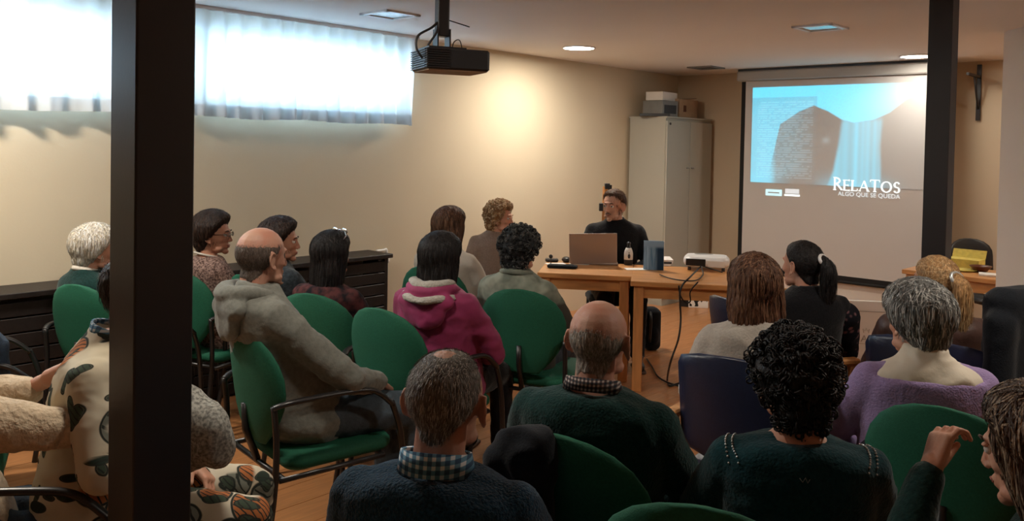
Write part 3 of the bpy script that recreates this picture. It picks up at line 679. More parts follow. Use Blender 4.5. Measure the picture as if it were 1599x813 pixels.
# ---------------------------------------------------------------- tables
def pine_table(label, c, rz, L, D, ztop=.74, group=None):
    o = thing('wooden_table', label, 'table', (c[0], c[1], 0), rz, group)      # c: front left corner of the top, on the floor
    part('tabletop', MB().rbox((L / 2, D / 2, ztop - .017), (L, D, .034), .006), M['pine'], o, smooth=False)
    part('apron', MB().box((L / 2, .05, ztop - .075), (L - .12, .02, .08)), M['pine'], o, smooth=False)
    part('apron', MB().box((L / 2, D - .05, ztop - .075), (L - .12, .02, .08)), M['pine'], o, smooth=False)
    part('apron', MB().box((.05, D / 2, ztop - .075), (.02, D - .12, .08)), M['pine'], o, smooth=False)
    part('apron', MB().box((L - .05, D / 2, ztop - .075), (.02, D - .12, .08)), M['pine'], o, smooth=False)
    for x in (.055, L - .055):
        for y in (.055, D - .055): part('leg', MB().rbox((x, y, (ztop - .034) / 2), (.065, .065, ztop - .034), .005, seg=1), M['pine_v'], o, smooth=False)
    return o
pine_table('orange pine table on the left carrying the laptop', (.19, 5.80), radians(-9), .66, .62)
pine_table('orange pine table on the right carrying the white projector', (.80, 5.50), radians(-10), 1.05, .80)
tA = Matrix.Translation((.19, 5.80, .74)) @ Matrix.Rotation(radians(-9), 4, 'Z'); tB = Matrix.Translation((.80, 5.50, .74)) @ Matrix.Rotation(radians(-10), 4, 'Z')
def ontable(px, py, h=.741): p = atz(px, py, h); return Vector((p.x, p.y, h))
# laptop, seen from behind
p = ontable(928, 413.5); lt = thing('laptop', 'open silver laptop seen from behind on the left table', 'laptop', p, radians(-4))
part('base', MB().rbox((0.0, .12, .009), (.355, .24, .016), .008), M['silver'], lt, smooth=False)
part('lid', MB().rbox((0, 0, 0), (.355, .008, .235), .003, Matrix.Rotation(radians(14), 3, 'X') ), M['silver'], lt, smooth=False)
lt.children[-1].location = (-.012, -.028, .128); lt.children[-1].rotation_euler = (0, radians(-2), 0)
lt.children[-1].matrix_parent_inverse = Matrix()
part('screen_face', MB().box((-.012, -.018, .13), (.33, .002, .20), Matrix.Rotation(radians(14), 3, 'X')), M['black'], lt, smooth=False)
# bottle
p = ontable(981, 413); b_ = thing('bottle', 'small dark bottle with a white label between laptop and book', 'bottle', p)
part('bottle_body', MB().lathe((0, 0, 0), [(.001, 0), (.030, 0), (.033, .01), (.033, .085), (.028, .11), (.014, .135), (.012, .155), (.001, .155)], 20), M['black'], b_)
part('cap', MB().lathe((0, 0, .155), [(.001, 0), (.015, 0), (.016, .012), (.001, .018)], 14), M['blackmetal'], b_)
part('bottle_label', MB().lathe((0, 0, .04), [(.0338, 0), (.0338, .045), (.0292, .068), (.020, .088)], 20), M['paper'], b_, 'white paper label with a dark figure')
part('label_figure', MB().ell((0, -.034, .068), (.010, .002, .018), 8, 6).ell((0, -.031, .09), (.006, .002, .007), 8, 6), M['black'], b_)
# standing book and booklets
p = ontable(1021, 422); bk = thing('book', 'blue book with a waterfall cover standing upright on the right table', 'book', p + Vector((0, .02, 0)), radians(-6))
part('cover', MB().box((0, 0, .105), (.143, .004, .21)), M['bookcover'], bk, smooth=False)
part('page_block', MB().box((.001, .012, .105), (.139, .020, .204)), M['paper'], bk, smooth=False)
part('spine', MB().box((.072, .012, .105), (.003, .026, .21)), M['paper'], bk, smooth=False)
part('back_cover', MB().box((0, .024, .105), (.143, .003, .21)), M['bookcover'], bk, smooth=False)
for k in range(3):
    p = ontable(1036, 417.5); o = tag(part('booklet', MB().box((0, 0, .008), (.15, .21, .014)), [M['paper'], M['darkgrey'], M['paper']][k], smooth=False), ['lowest white booklet of the pile behind the standing book', 'dark booklet in the middle of the pile behind the standing book', 'topmost white booklet of the pile behind the standing book'][k], 'booklet')
    o.location = p + Vector((.02, .19, .0155 * k)); o.rotation_euler = (0, 0, -.3 + .12 * k)
# white projector on the table
p = ontable(1110, 424); wp = thing('table_projector', 'white rounded projector sitting on the right table', 'projector', p + Vector((0, .14, 0)), radians(-14))
V_, F_, _n = remesh(MB().rbox((0, 0, .062), (.33, .27, .075), .07, seg=6).ell((0, 0, .085), (.15, .12, .026)), .007, 4)
part('projector_body', npmesh('projector_body', V_, F_), M['white'], wp)
part('port_panel', MB().rbox((-.075, -.134, .062), (.14, .008, .05), .003), M['black'], wp, smooth=False)
part('top_button_panel', MB().ell((-.02, .0, .109), (.07, .035, .004)), M['midgrey'], wp)
part('front_panel', MB().rbox((.07, -.133, .055), (.12, .006, .045), .003), M['offwhite'], wp, smooth=False)
part('lens', MB().lathe((.10, .13, .06), [(.001, 0), (.03, 0), (.032, .015), (.001, .015)], 16, Matrix.Rotation(-pi / 2, 3, 'X')), M['black'], wp)
for sx_, sy_ in ((-1, -1), (1, -1), (-1, 1), (1, 1)): part('foot', MB().lathe((.12 * sx_, .09 * sy_, 0), [(.001, 0), (.012, 0), (.012, .028), (.001, .028)], 10), M['darkgrey'], wp)
# odds and ends on the left table
p = ontable(856, 414); o = thing('microphone', 'tiny black table microphone at the left end of the table', 'microphone', p + Vector((.02, .03, 0)))
part('stem', MB().tube([(0, 0, 0), (0, 0, .05)], .003, 6), M['black'], o); part('head', MB().ell((0, 0, .062), (.015, .015, .016)), M['black'], o); part('foot', MB().lathe((0, 0, 0), [(.001, 0), (.022, 0), (.018, .008), (.001, .01)], 12), M['offwhite'], o)
p = ontable(884, 408.5); o = tag(part('computer_mouse', MB().ell((0, 0, .018), (.035, .05, .022)), M['black']), 'shiny black computer mouse just left of the laptop', 'mouse'); o.location = p
o = tag(part('black_pouch', npmesh('black_pouch', *remesh(MB().rbox((0, 0, .012), (.22, .09, .022), .02).ell((.05, 0, .016), (.06, .04, .014)), .006, 3)[:2]), M['blackcloth']), 'flat black pouch lying at the front edge of the left table', 'pouch'); o.location = ontable(879, 420) + Vector((0, .06, 0)); o.rotation_euler = (0, 0, -.2)
for k, (px, py, r, lab) in enumerate(((868, 412, .3, 'loose white paper behind the microphone'), (905, 411.5, -.2, 'loose white paper half under the laptop'), (992, 420, .1, 'white paper in front of the small bottle'))):
    o = tag(part('paper_sheet', MB().box((0, 0, .001), (.15, .10, .002)), M['paper'], smooth=False), lab, 'paper'); o.location = ontable(px, py); o.rotation_euler = (0, 0, r)
o = tag(part('black_case', MB().rbox((0, 0, .012), (.10, .07, .022), .01), M['black'], smooth=False), 'small black case at the far left end of the left table', 'case'); o.location = ontable(862, 409.5) + Vector((-.0, .05, 0))
# power strip hanging, cables
def path3(l): return [at(*q) for q in l]
o = tag(part('projector_cable', MB().tube(spline([ontable(1094, 416, .80), ontable(1092, 418, .78), at(1078, 432, 5.42), at(1067, 443, 5.38), at(1062, 455, 5.36), at(1062, 475, 5.36), at(1063, 500, 5.36), at(1059, 530, 5.3), at(1047, 565, 5.2)] + [atz(1042, 592, .012), atz(1046, 602, .01), atz(1062, 598, .01), atz(1090, 600, .01)], 6), .0065, 6), M['cable']), 'long black cable dropping from the table projector to the floor', 'cable')
o = tag(part('looped_cable', MB().tube(spline([ontable(1128, 425, .75), ontable(1112, 420, .78), ontable(1096, 416, .80), ontable(1098, 428, .76), ontable(1088, 437, .75), ontable(1070, 438, .75), ontable(1045, 434, .75), ontable(1030, 428, .75)], 6), .0045, 6), M['cable']), 'thin black cable looping over the tabletop in front of the projector', 'cable')
o = tag(part('hanging_cable', MB().tube(spline([at(1090, 440, 5.36), at(1078, 455, 5.37), at(1078, 470, 5.4), at(1070, 472, 5.45), at(1062, 460, 5.4), at(1060, 446, 5.36)], 6), .005, 6), M['cable']), 'short loop of black cable hanging at the table edge', 'cable')
o = tag(part('floor_cable', MB().tube(spline([atz(1010, 560, .012), atz(1018, 572, .01), atz(1030, 590, .01), atz(1060, 602, .01), atz(1100, 605, .01), atz(1140, 600, .01)], 6), .006, 6), M['cable']), 'black cable lying on the floor by the table legs', 'cable')
p = at(1096, 468, 7.6); o = thing('picture_box', 'white box with a black printed picture beyond the table, above the floor', 'box', (p.x, p.y, 0), radians(-10))
pb = atz(1090, 479, 0.0); o.location = (pb.x, pb.y, 0)
sc_ = pb.y / CF
part('box_body', MB().rbox((0, 0, 10 * sc_), (30 * sc_, .12, 20 * sc_), .006), M['paper'], o, smooth=False)
part('printed_picture', MB().box((0, -.0615, 10.5 * sc_), (27 * sc_, .002, 16 * sc_)), M['blot'], o, smooth=False)
part('dark_end', MB().rbox((-.14, .02, .05), (.10, .10, .10), .01), M['black'], o, smooth=False)
o = thing('black_backpack', 'small black bag on the floor beyond the table leg', 'bag', (at(1017, 490, 6.7).x, 6.7, 0), .2)
V_, F_, _n = remesh(MB().rbox((0, 0, .17), (.14, .16, .34), .05, seg=5).ell((0, -.05, .12), (.05, .06, .09)), .012, 4)
part('bag_body', npmesh('bag_body', V_, F_), M['blackcloth'], o); part('strap', MB().tube(spline([(-.03, -.06, .32), (-.05, -.13, .25), (-.05, -.11, .08)], 5), .01, 6, flat=.4), M['black'], o)

# right-hand table with food
tl = atz(1408, 420, .74); tr_ = atz(1556, 437, .74); v = tr_ - tl
o = pine_table('orange pine table behind the right post holding the food', (tl.x, tl.y), math.atan2(v.y, v.x), v.length + .35, .55)
Mt = Matrix.Translation((tl.x, tl.y, .74)) @ Matrix.Rotation(math.atan2(v.y, v.x), 4, 'Z')
rz = math.atan2(v.y, v.x)
def ont2(px, py): p = atz(px, py, .741); return Vector((p.x, p.y, .741))
o = thing('yellow_box', 'open yellow carton on the food table', 'box', ont2(1520, 421) + Vector((0, .12, 0)), rz)
part('carton', MB().box((0, 0, .035), (.24, .16, .07)), M['yellow'], o, smooth=False); part('flap', MB().box((0, .1, .10), (.24, .006, .07), Matrix.Rotation(-.5, 3, 'X')), M['yellow'], o, smooth=False)
o = tag(part('brown_bowl', MB().lathe((0, 0, 0), [(.001, 0), (.04, 0), (.075, .04), (.078, .045), (.07, .042), (.035, .01), (.001, .008)], 20), M['bowl']), 'dark brown bowl in front of the yellow carton', 'bowl'); o.location = ont2(1531, 424)
for k, (px, py, lab) in enumerate(((1534, 418, 'left clear drinking glass behind the brown bowl'), (1543, 419, 'right clear drinking glass behind the brown bowl'))):
    o = tag(part('drinking_glass', MB().lathe((0, 0, 0), [(.001, 0), (.024, 0), (.033, .11), (.031, .11), (.022, .006), (.001, .006)], 16), M['tumbler']), lab, 'glass'); o.location = ont2(px, py) + Vector((0, .18, 0))
o = tag(part('napkins', MB().box((0, 0, .006), (.16, .13, .012)), M['paper'], smooth=False), 'white paper napkins at the right end of the food table', 'napkins'); o.location = ont2(1548, 430); o.rotation_euler = (0, 0, rz + .3)
o = tag(part('snack_plate', MB().lathe((0, 0, 0), [(.001, 0), (.05, 0), (.085, .012), (.08, .014), (.045, .005), (.001, .005)], 20), M['yellow']), 'small yellowish snack plate left of the brown bowl', 'plate'); o.location = ont2(1506, 423)

# white board leaning under the screen
pb = at(1352, 500, 6.4); o = thing('display_board', 'white panel with a faint crowned logo standing under the screen', 'board', (pb.x, pb.y, 0), radians(-8))
part('board', MB().rbox((.04, 0, .245), (.46, .03, .47), .006), M['offwhite'], o, smooth=False)
part('upper_edge', MB().box((.04, -.017, .40), (.46, .004, .006)), M['case'], o, smooth=False)
me = text_mesh('KIARA', .075, .0008, 1.15)
for v_ in me.vertices: v_.co = Vector((v_.co.x - .0, -.0165, v_.co.y + .165))
part('lettering', me, M['faint'], o, 'faint beige lettering KIARA', smooth=False)
cr_ = MB().tube([(-.018, -.017, .235), (-.024, -.017, .265), (-.009, -.017, .25), (0, -.017, .272), (.009, -.017, .25), (.024, -.017, .265), (.018, -.017, .235)], .003, 4)
part('crown_emblem', cr_, M['faint'], o); part('underline', MB().box((0, -.0165, .15), (.24, .001, .005)), M['faint'], o, smooth=False)
pb = at(1330, 450, 7.3); o = thing('white_ledge', 'narrow white ledge with a black tray just below the screen', 'ledge', room(-3.15, 8.10, 0), ROOMROT)
part('ledge_board', MB().rbox((.1, 0, .20), (1.7, .10, .40), .01), M['offwhite'], o, smooth=False)
part('tray', MB().box((-.2, -.065, .37), (.34, .03, .03)), M['black'], o, smooth=False)

# ================================================================== chairs
def curved_panel(w, h, thick, z0, y0, lean, bow, topr, botr, nx=16, nz=12, botw=1.0):
    # padded panel bowed around the sitter, with rounded corners
    front, back = [], []
    def hw(s):       # half width at height fraction s
        k = 1.0
        if s > 1 - topr: q = (s - (1 - topr)) / topr; k *= (1 - q ** 2.4) ** (1 / 2.4) if q < 1 else 0
        if s < botr: q = (botr - s) / botr; k *= (1 - .55 * q ** 2)
        k *= botw + (1 - botw) * min(1, s * 1.6)
        return max(.012, k * w / 2)
    rings = []
    for j in range(nz + 1):
        s = j / nz; s = .5 - .5 * cos(pi * s); z = z0 + h * s; hwid = hw(s * .999); ring = []
        e = min(1, 3.5 * s + .35, 3.5 * (1 - s) + .35); t = thick / 2 * e
        pts = [(-1 + 2 * i / nx) for i in range(nx + 1)]
        for u in pts: x = u * hwid; tt = t * (1 - abs(u) ** 6 * .8); ring.append(Vector((x, y0 - lean * s + bow * (x / (w / 2)) ** 2 + tt, z)))
        for u in reversed(pts): x = u * hwid; tt = t * (1 - abs(u) ** 6 * .8); ring.append(Vector((x, y0 - lean * s + bow * (x / (w / 2)) ** 2 - tt, z)))
        rings.append(ring)
    return MB().rings(rings)
def make_green_chair():
    r = thing('green_chair', 'x', 'chair')
    part('backrest', curved_panel(.47, .43, .045, .475, -.235, .055, .05, .55, .5, botw=.86), M['green'], r)
    part('seat', MB().rbox((0, .03, .425), (.47, .46, .055), .07, seg=5), M['green'], r)
    fr = MB().tube([(-.235, -.22, .385), (.235, -.22, .385)], .011, 8).tube([(-.235, .2, .385), (.235, .2, .385)], .011, 8)
    fr.tube([(-.24, -.24, .385), (-.24, .2, .385)], .011, 8).tube([(.24, -.24, .385), (.24, .2, .385)], .011, 8)
    fr.tube([(0, -.22, .39), (0, -.27, .52), (0, -.275, .62)], .014, 8)
    part('seat_frame', fr, M['blackmetal'], r)
    for s in (-1, 1):
        part('armrest', MB().tube(spline([(s * .235, -.262, .655), (s * .262, -.20, .672), (s * .27, .0, .675), (s * .27, .13, .66), (s * .268, .22, .59)], 6), [.017] * 25, 8, flat=.65), M['blackmetal'], r)
        part('leg', MB().tube(spline([(s * .268, .215, .60), (s * .266, .26, .47), (s * .262, .285, .25), (s * .258, .30, .0)], 5), .0125, 8), M['blackmetal'], r)
        part('leg', MB().tube(spline([(s * .235, -.262, .66), (s * .236, -.25, .50), (s * .238, -.262, .30), (s * .245, -.31, .0)], 5), .0125, 8), M['blackmetal'], r)
    return r
def make_blue_chair():
    r = thing('blue_chair', 'x', 'chair')
    part('backrest', curved_panel(.50, .40, .05, .50, -.24, .06, .03, .12, .1, botw=1.0), M['navy'], r)
    part('seat', MB().rbox((0, .03, .43), (.50, .48, .08), .06, seg=5), M['navy'], r)
    for s in (-1, 1):
        part('armrest', MB().rbox((s * .275, -.02, .645), (.05, .50, .028), .012), M['pine'], r, smooth=False)
        part('leg', MB().rbox((s * .275, .20, .315), (.035, .045, .63), .006), M['pine_v'], r, smooth=False)
        part('leg', MB().rbox((s * .275, -.24, .315), (.035, .045, .63), .006), M['pine_v'], r, smooth=False)
        part('side_rail', MB().box((s * .275, -.02, .37), (.022, .42, .05)), M['pine'], r, smooth=False)
    part('cross_rail', MB().box((0, .20, .37), (.52, .022, .05)).box((0, -.22, .37), (.52, .022, .05)), M['pine'], r, smooth=False)
    return r
CH_ = {'green': make_green_chair, 'blue': make_blue_chair}; CPROTO = {}
def chair(kind, label, x, y, phi, group=None):
    if kind not in CPROTO: o = CPROTO[kind] = CH_[kind]()
    else: o = copy_tree(CPROTO[kind])
    o.location = (x, y, 0); o.rotation_euler = (0, 0, -radians(phi)); tag(o, label, 'chair', 'green armchairs of the audience' if kind == 'green' else 'blue armchairs of the audience'); return o

# ================================================================== people
def base_head():
    h = MB()
    h.ell((0, -.014, .030), (.077, .097, .088)).ell((0, .026, .002), (.063, .064, .082)).ell((0, .024, -.052), (.055, .057, .055))
    h.ell((0, .066, -.094), (.022, .020, .019)); 
    for s in (-1, 1):
        h.ell((s * .036, .054, -.020), (.020, .020, .020)); h.ell((s * .040, .03, -.075), (.018, .035, .018))
        h.ell((s * .009, .0935, -.033), (.0075, .009, .007))
    h.ell((0, .078, .030), (.044, .012, .010)); h.capsule((0, .083, .016), (0, .1005, -.027), .0075, .0098)
    h.ell((0, .081, -.0555), (.022, .010, .0065)).ell((0, .079, -.068), (.018, .010, .008)).ell((0, .066, -.060), (.030, .020, .025))
    h.capsule((0, -.028, -.04), (0, -.050, -.185), .053, .056).capsule((0, -.050, -.175), (0, -.055, -.235), .058, .075)
    for s in (-1, 1):
        rt = Matrix.Rotation(s * .35, 3, 'Z') @ Matrix.Rotation(.15, 3, 'X')
        h.ell((s * .079, -.008, -.006), (.007, .017, .028), rot=rt)
        h.tube([Vector((s * .083, -.010, -.004)) + rt @ Vector((s * .004, .019 * cos(a), .031 * sin(a))) for a in np.linspace(.5, 2 * pi - .9, 14)], .0048, 6)
        h.ell((s * .082, .002, -.036), (.006, .008, .009))
    V, F, _ = remesh(h, .0044, 5, .5)
    # eye sockets, mouth line, philtrum
    for s in (-1, 1):
        d = np.exp(-(((V[:, 0] - s * .031) / .015) ** 2 + ((V[:, 2] - .009) / .0095) ** 2)) * (V[:, 1] > .03); V[:, 1] -= .0115 * d
    d = np.exp(-((V[:, 0] / .02) ** 2 + ((V[:, 2] + .0615) / .0022) ** 2)) * (V[:, 1] > .05); V[:, 1] -= .004 * d
    d = np.exp(-((V[:, 0] / .03) ** 2 + ((V[:, 2] + .082) / .006) ** 2)) * (V[:, 1] > .05); V[:, 1] -= .003 * d
    return V, F
HV, HF = base_head()
_s = MB().ell((0, -.014, .030), (.077, .097, .088), 32, 20).ell((0, .026, .002), (.063, .064, .082), 32, 20).ell((0, .024, -.052), (.055, .057, .055), 32, 20).capsule((0, -.028, -.04), (0, -.050, -.185), .053, .056)
SKB = BVHTree.FromPolygons([Vector(v) for v in _s.v], _s.f)
def hairline(z): return float(np.interp(z, [-.10, -.06, -.035, 0, .03, .06, .09, .12], [-.065, -.035, -.012, .010, .030, .055, .082, .3]))
def tmask(p, style):
    line = hairline(p.z); w = (line - p.y) / .024
    if style == 'bald': w = min(w, (.062 - p.z) / .055)
    if style in ('receding', 'jhair'): w = min(w, (line - .030 - p.y) / .018)
    w = min(w, (p.z + .098) / .015)
    return max(0.0, min(1.0, w))
def hair_blob(t, style, vol=None):
    O = Vector((0, -.008, .012)); rs = []; nth, nph = 56, 34
    for i in range(nph + 1):
        a = -pi / 2 + pi * i / nph; ring = []
        for k in range(nth):
            b = 2 * pi * k / nth; d = Vector((cos(a) * cos(b), cos(a) * sin(b), sin(a))).normalized() if 0 < i < nph else Vector((.001 * cos(b), .001 * sin(b), -1 if i == 0 else 1)).normalized()
            # outermost hit
            hit = SKB.ray_cast(O + d * .4, -d); p = hit[0] if hit[0] is not None else O + d * .07
            p_ = Vector(p)
            if p_.z < -.095: m = 0; r = .055
            else: m = tmask(p_, style); r = (p_ - O).length
            tt = t; neg = .0018 if style == 'bald' else .012
            if vol: tt = t + vol(p_)
            r2 = r + (tt * m - neg * (1 - m)); ring.append(O + d * max(.02, r2))
        rs.append(ring)
    return MB().rings(rs)
def disp(V, Nn, amp, freq, stretch=(1, 1, 1), seed=0, ridged=False):
    out = np.empty(len(V)); off = Vector((seed * 3.7, seed * 1.3, seed * 9.1))
    for i in range(len(V)):
        n = noise.noise(Vector((V[i, 0] * freq * stretch[0], V[i, 1] * freq * stretch[1], V[i, 2] * freq * stretch[2])) + off)
        out[i] = (1 - 2 * abs(n)) if ridged else n
    return V + Nn * (out * amp)[:, None]
def strands(V, F, Nn, n, seglen, segs, width, lift, flow, seed, wave=0.0, zmin=None, region=None, out=0.0, jitter=.12):
    rnd = random.Random(seed); bvh = BVHTree.FromPolygons([Vector(v) for v in V], F); mb = MB(); idx = list(range(len(V))); cnt = 0
    for _ in range(n * 3):
        if cnt >= n: break
        i = rnd.choice(idx); p = Vector(V[i])
        if region and not region(p): continue
        cnt += 1; L, Rr = [], []; ph = rnd.uniform(0, 6.28); lf = rnd.uniform(.3, 1) * lift; jit = Vector((rnd.gauss(0, 1), rnd.gauss(0, 1), rnd.gauss(0, 1))) * jitter
        for k in range(segs + 1):
            loc, nn, _i, _d = bvh.find_nearest(p)
            if loc is None: break
            g = flow(loc) + jit; g = g - nn * g.dot(nn)
            if g.length < 1e-5: break
            g.normalize(); sd = g.cross(nn).normalized(); f = k / segs
            w_ = width * (1 - .75 * f); c = loc + nn * (lf * (.35 + f * (1 - .3 * f)) + out * f * f) + sd * wave * sin(ph + k * 1.4)
            L.append(c - sd * w_ / 2); Rr.append(c + sd * w_ / 2); p = loc + g * seglen
        if len(L) > 1:
            vs = [q for pr2 in zip(L, Rr) for q in pr2]; mb.cur = 1 if rnd.random() < .45 else 0
            mb.add(vs, [(2 * k, 2 * k + 1, 2 * k + 3, 2 * k + 2) for k in range(len(L) - 1)])
    mb.cur = 0; return mb
def curls(V, F, Nn, n, rad, turns, seed, thick=.0028, region=None):
    rnd = random.Random(seed); mb = MB(); c = 0
    for _ in range(n * 3):
        if c >= n: break
        i = rnd.randrange(len(V)); p = Vector(V[i]); nn = Vector(Nn[i])
        if region and not region(p): continue
        c += 1; a = Vector((rnd.gauss(0, 1), rnd.gauss(0, 1), rnd.gauss(0, 1))); a = (a - nn * a.dot(nn)).normalized(); b = nn.cross(a)
        r = rad * rnd.uniform(.6, 1.25); pts = []; st = rnd.uniform(0, 6.28); m = int(9 * turns)
        for k in range(m + 1):
            q = st + 2 * pi * turns * k / m; pts.append(p + nn * (.002 + r * .45 + r * .8 * cos(q)) + b * r * sin(q) + a * r * 1.1 * (k / m - .5))
        mb.cur = 1 if rnd.random() < .4 else 0; mb.tube(pts, [thick * (1 - .5 * abs(2 * k / m - 1)) for k in range(m + 1)], 4)
    mb.cur = 0; return mb
def flow_down(p): # from the crown downwards and outwards
    return Vector((p.x * 1.5, (p.y + .035) * 1.2, -.10 if p.z > .07 else -.9)) 
def flow_back(p): return Vector((p.x * .6, -1.0, -.35 if p.y < -.03 else .15))

def hand_mb(wrist, d, back, side, curl=(.5, .7, .5), spread=.10, thumb=None, sc=1.0):
    # d: pointing direction, back: direction of the back of the hand, side: +1 thumb towards d x back
    d = Vector(d).normalized(); back = Vector(back); back = (back - d * back.dot(d)).normalized(); x = d.cross(back) * side
    mb = MB(); W = Vector(wrist); P = lambda a, b, c: W + (x * a + d * b + back * c) * sc
    mb.capsule(P(.0, -.03, 0), P(0, .01, 0), .026 * sc, .027 * sc)
    for a in (-.026, -.009, .009, .026): mb.capsule(P(a * .7, .01, 0), P(a, .080, .002), .015 * sc, .0135 * sc)
    L = (.058, .072, .078, .070)
    for q, (a, ln) in enumerate(zip((-.031, -.0105, .0105, .031), L)):
        an = a / .031 * spread; p = P(a, .080, .001); ang = 0; r = .0088 * sc
        for s_, (fr_, cu) in enumerate(zip((.45, .30, .25), curl)):
            ang += cu; dd = (d * cos(ang) - back * sin(ang)) * cos(an) + x * sin(an); p2 = p + dd * ln * fr_ * sc
            mb.capsule(p, p2, r, r * .92, 10); p = p2; r *= .92
    t = thumb or (.75, .62, -.25); td = (x * t[0] + d * t[1] + back * t[2]).normalized(); p = P(.022, .018, -.004)
    p2 = p + td * .042 * sc; mb.capsule(p, p2, .0135 * sc, .0105 * sc, 10); td2 = (td + d * .45 - back * .15).normalized(); mb.capsule(p2, p2 + td2 * .032 * sc, .0105 * sc, .0088 * sc, 10)
    return mb

def person(label, px, py, dep, phi, hyaw=0, hpitch=0, htilt=0, s=None, fat=1.0, shw=1.0, lean=-.20, slean=0.0,
           skin_='fair', top=None, topname='sweater', bottom=None, neck='crew', sleeves=True,
           hair=('black', 'short'), arms=None, hands=('L', 'R'), vox=.012, fold=.005, face=False, chairkind='green', chairlabel=None, extras=None, root_z=0.0, neckr=1.0, headw=1.0, off=(0, 0), chairoff=(0, 0), chairphi=None, group=None, hps=None, legs=None, hdz=0.0):
    sd = sum(map(ord, label)) % 97
    P = at(px, py, dep)                                    # top of the hair
    ht = {'short': .022, 'layered': .034, 'bob': .028, 'long': .028, 'longtie': .028, 'ponytail': .012, 'curly': .045, 'bald': .002, 'buzz': .006, 'crop': .012}[hair[1]]
    s = s or ((P.z - ht) / (1.266 + hdz))
    Rz = Matrix.Rotation(-radians(phi), 3, 'Z')
    hc = Vector((slean * .63, lean * .63 + .06, 1.148 + hdz))    # head centre in body space
    Pm = at(px, py + 45, dep)
    base = Vector((Pm.x, dep, 0)) - (Rz @ Vector((hc.x, hc.y, 0))) * s
    root = thing('person', label, 'person', (base.x + off[0], base.y + off[1], 0), -radians(phi), group)
    S = Matrix.Scale(s, 4)
    neckp = Vector((hc.x, hc.y - .045, hc.z - .13))
    HM = Matrix.Translation(neckp) @ Matrix.Rotation(-radians(hyaw), 4, 'Z') @ Matrix.Rotation(radians(htilt), 4, 'Y') @ Matrix.Rotation(-radians(hpitch), 4, 'X') @ Matrix.Translation(Vector((0, .045, .13)))
    HMs = S @ HM
    def xf(Mx, V): A = np.array(Mx); return V @ A[:3, :3].T + A[:3, 3]
    V0 = HV.copy(); V0[:, 0] *= headw
    nk = V0[:, 2] < -.10; V0[nk, 0] *= neckr; V0[nk, 1] = -.045 + (V0[nk, 1] + .045) * neckr
    body_parts = [(xf(HMs, V0), HF)]
    # coarse hidden body
    sh = lambda v: Vector((v[0] + slean * (v[2] - .53), v[1] + lean * (v[2] - .53), v[2]))
    A = {'L': ((-.25 * shw, .06, .69), (-.09, .27, .60)), 'R': ((.25 * shw, .06, .69), (.09, .27, .60))}
    if arms: A.update(arms)
    LG = {'L': ((-.12, .46, .495), (-.12, .46, .095)), 'R': ((.12, .46, .495), (.12, .46, .095))}
    if legs: LG.update(legs)
    secs = [(.45, .16, .12, .0), (.50, .178 * fat, .135 * fat, .0), (.58, .172 * fat, .142 * fat, .0), (.68, .160 * fat, .132 * fat, -.005), (.78, .163 * fat, .122 * fat, -.01), (.87, .178 * shw, .122, -.014),
            (.935, .188 * shw, .108, -.02), (.975, .176 * shw, .092, -.023), (1.005, .130 * shw, .078, -.018), (1.03, .082, .070, -.008), (1.058, .064, .064, -.002)]
    def shrink(k, zc=None): return [(z, a - k, b - k, c) for z, a, b, c in secs if zc is None or z <= zc]
    cb_ = MB().sections(shrink(.014), 24, 2.3, (slean, lean))
    tv = lambda a: sh(a)
    for kx, sg in (('L', -1), ('R', 1)):
        e, w = [Vector(q) for q in A[kx]]; shd = sh((sg * .165 * shw, -.02, .95))
        cb_.capsule(shd, e, .045, .034).capsule(e, w, .034, .024)
        k, a = [Vector(q) for q in LG[kx]]; cb_.capsule((sg * .09, .0, .53), k, .07, .05).capsule(k, a, .05, .034)
    V1, F1, _ = remesh(cb_, .018, 2); body_parts.append((V1 * s, F1))
    for kx, sg in (('L', -1), ('R', 1)):
        if kx in hands:
            e, w = [Vector(q) for q in A[kx]]; d = (w - e).normalized()
            o_ = (hps or {}).get(kx, {}); dd = o_.get('d', d + Vector((0, 0, -.25))); bk_ = o_.get('back', Vector((sg * .45, .15, 1)))
            hb = hand_mb(w + d * .015, dd, bk_, o_.get('side', -1 if kx == 'R' else 1), o_.get('curl', (.45, .6, .4)), sc=.95, thumb=o_.get('thumb')); hb.capsule(w - d * .10, w + d * .01, .030, .0235)
            Vh, Fh, _ = remesh(hb, .0042, 3, .4); body_parts.append((Vh * s, Fh))
    Vb, Fb = joinVF(body_parts); part('body', npmesh('body', Vb, Fb), SKINS[skin_], root)
    # trousers
    tb = MB().sections([(z, a + .004, b + .004, c) for z, a, b, c in secs[:4]], 24, 2.3, (slean, lean))
    for kx, sg in (('L', -1), ('R', 1)):
        k, a = [Vector(q) for q in LG[kx]]; tb.capsule((sg * .095 * fat, .0, .535), k, .090 * fat ** .5, .066, mid=.006).capsule(k, a + (a - k).normalized() * -.0, .065, .052)
    V, F, Nn = remesh(tb, .015, 4); V = disp(V, Nn, .006, 16, (1, 1, 1), sd, True)
    part('trousers', npmesh('trousers', V * s, F), bottom or M['blackcloth'], root)
    for kx, sg in (('L', -1), ('R', 1)):
        k, a = [Vector(q) for q in LG[kx]]
        sb = MB().capsule(a + Vector((0, -.02, -.045)), a + Vector((0, .16, -.055)), .038, .036).ell(a + Vector((0, .02, -.02)), (.042, .06, .05))
        V, F, Nn = remesh(sb, .012, 3); V[:, 2] = np.maximum(V[:, 2], .012)
        so = part('shoe', npmesh('shoe', V * s, F), M['shoe'], root); part('sole', MB().rbox(tuple((a + Vector((0, .07, -a.z + .008))) * s), (.085 * s, .27 * s, .016), .03, seg=4), M['sole'], so, smooth=False)
    # top garment
    topcut = {'crew': 1.045, 'wide': 1.0, 'scoop': .975, 'low': 1.02, 'high': 1.058}[neck]
    gs = []
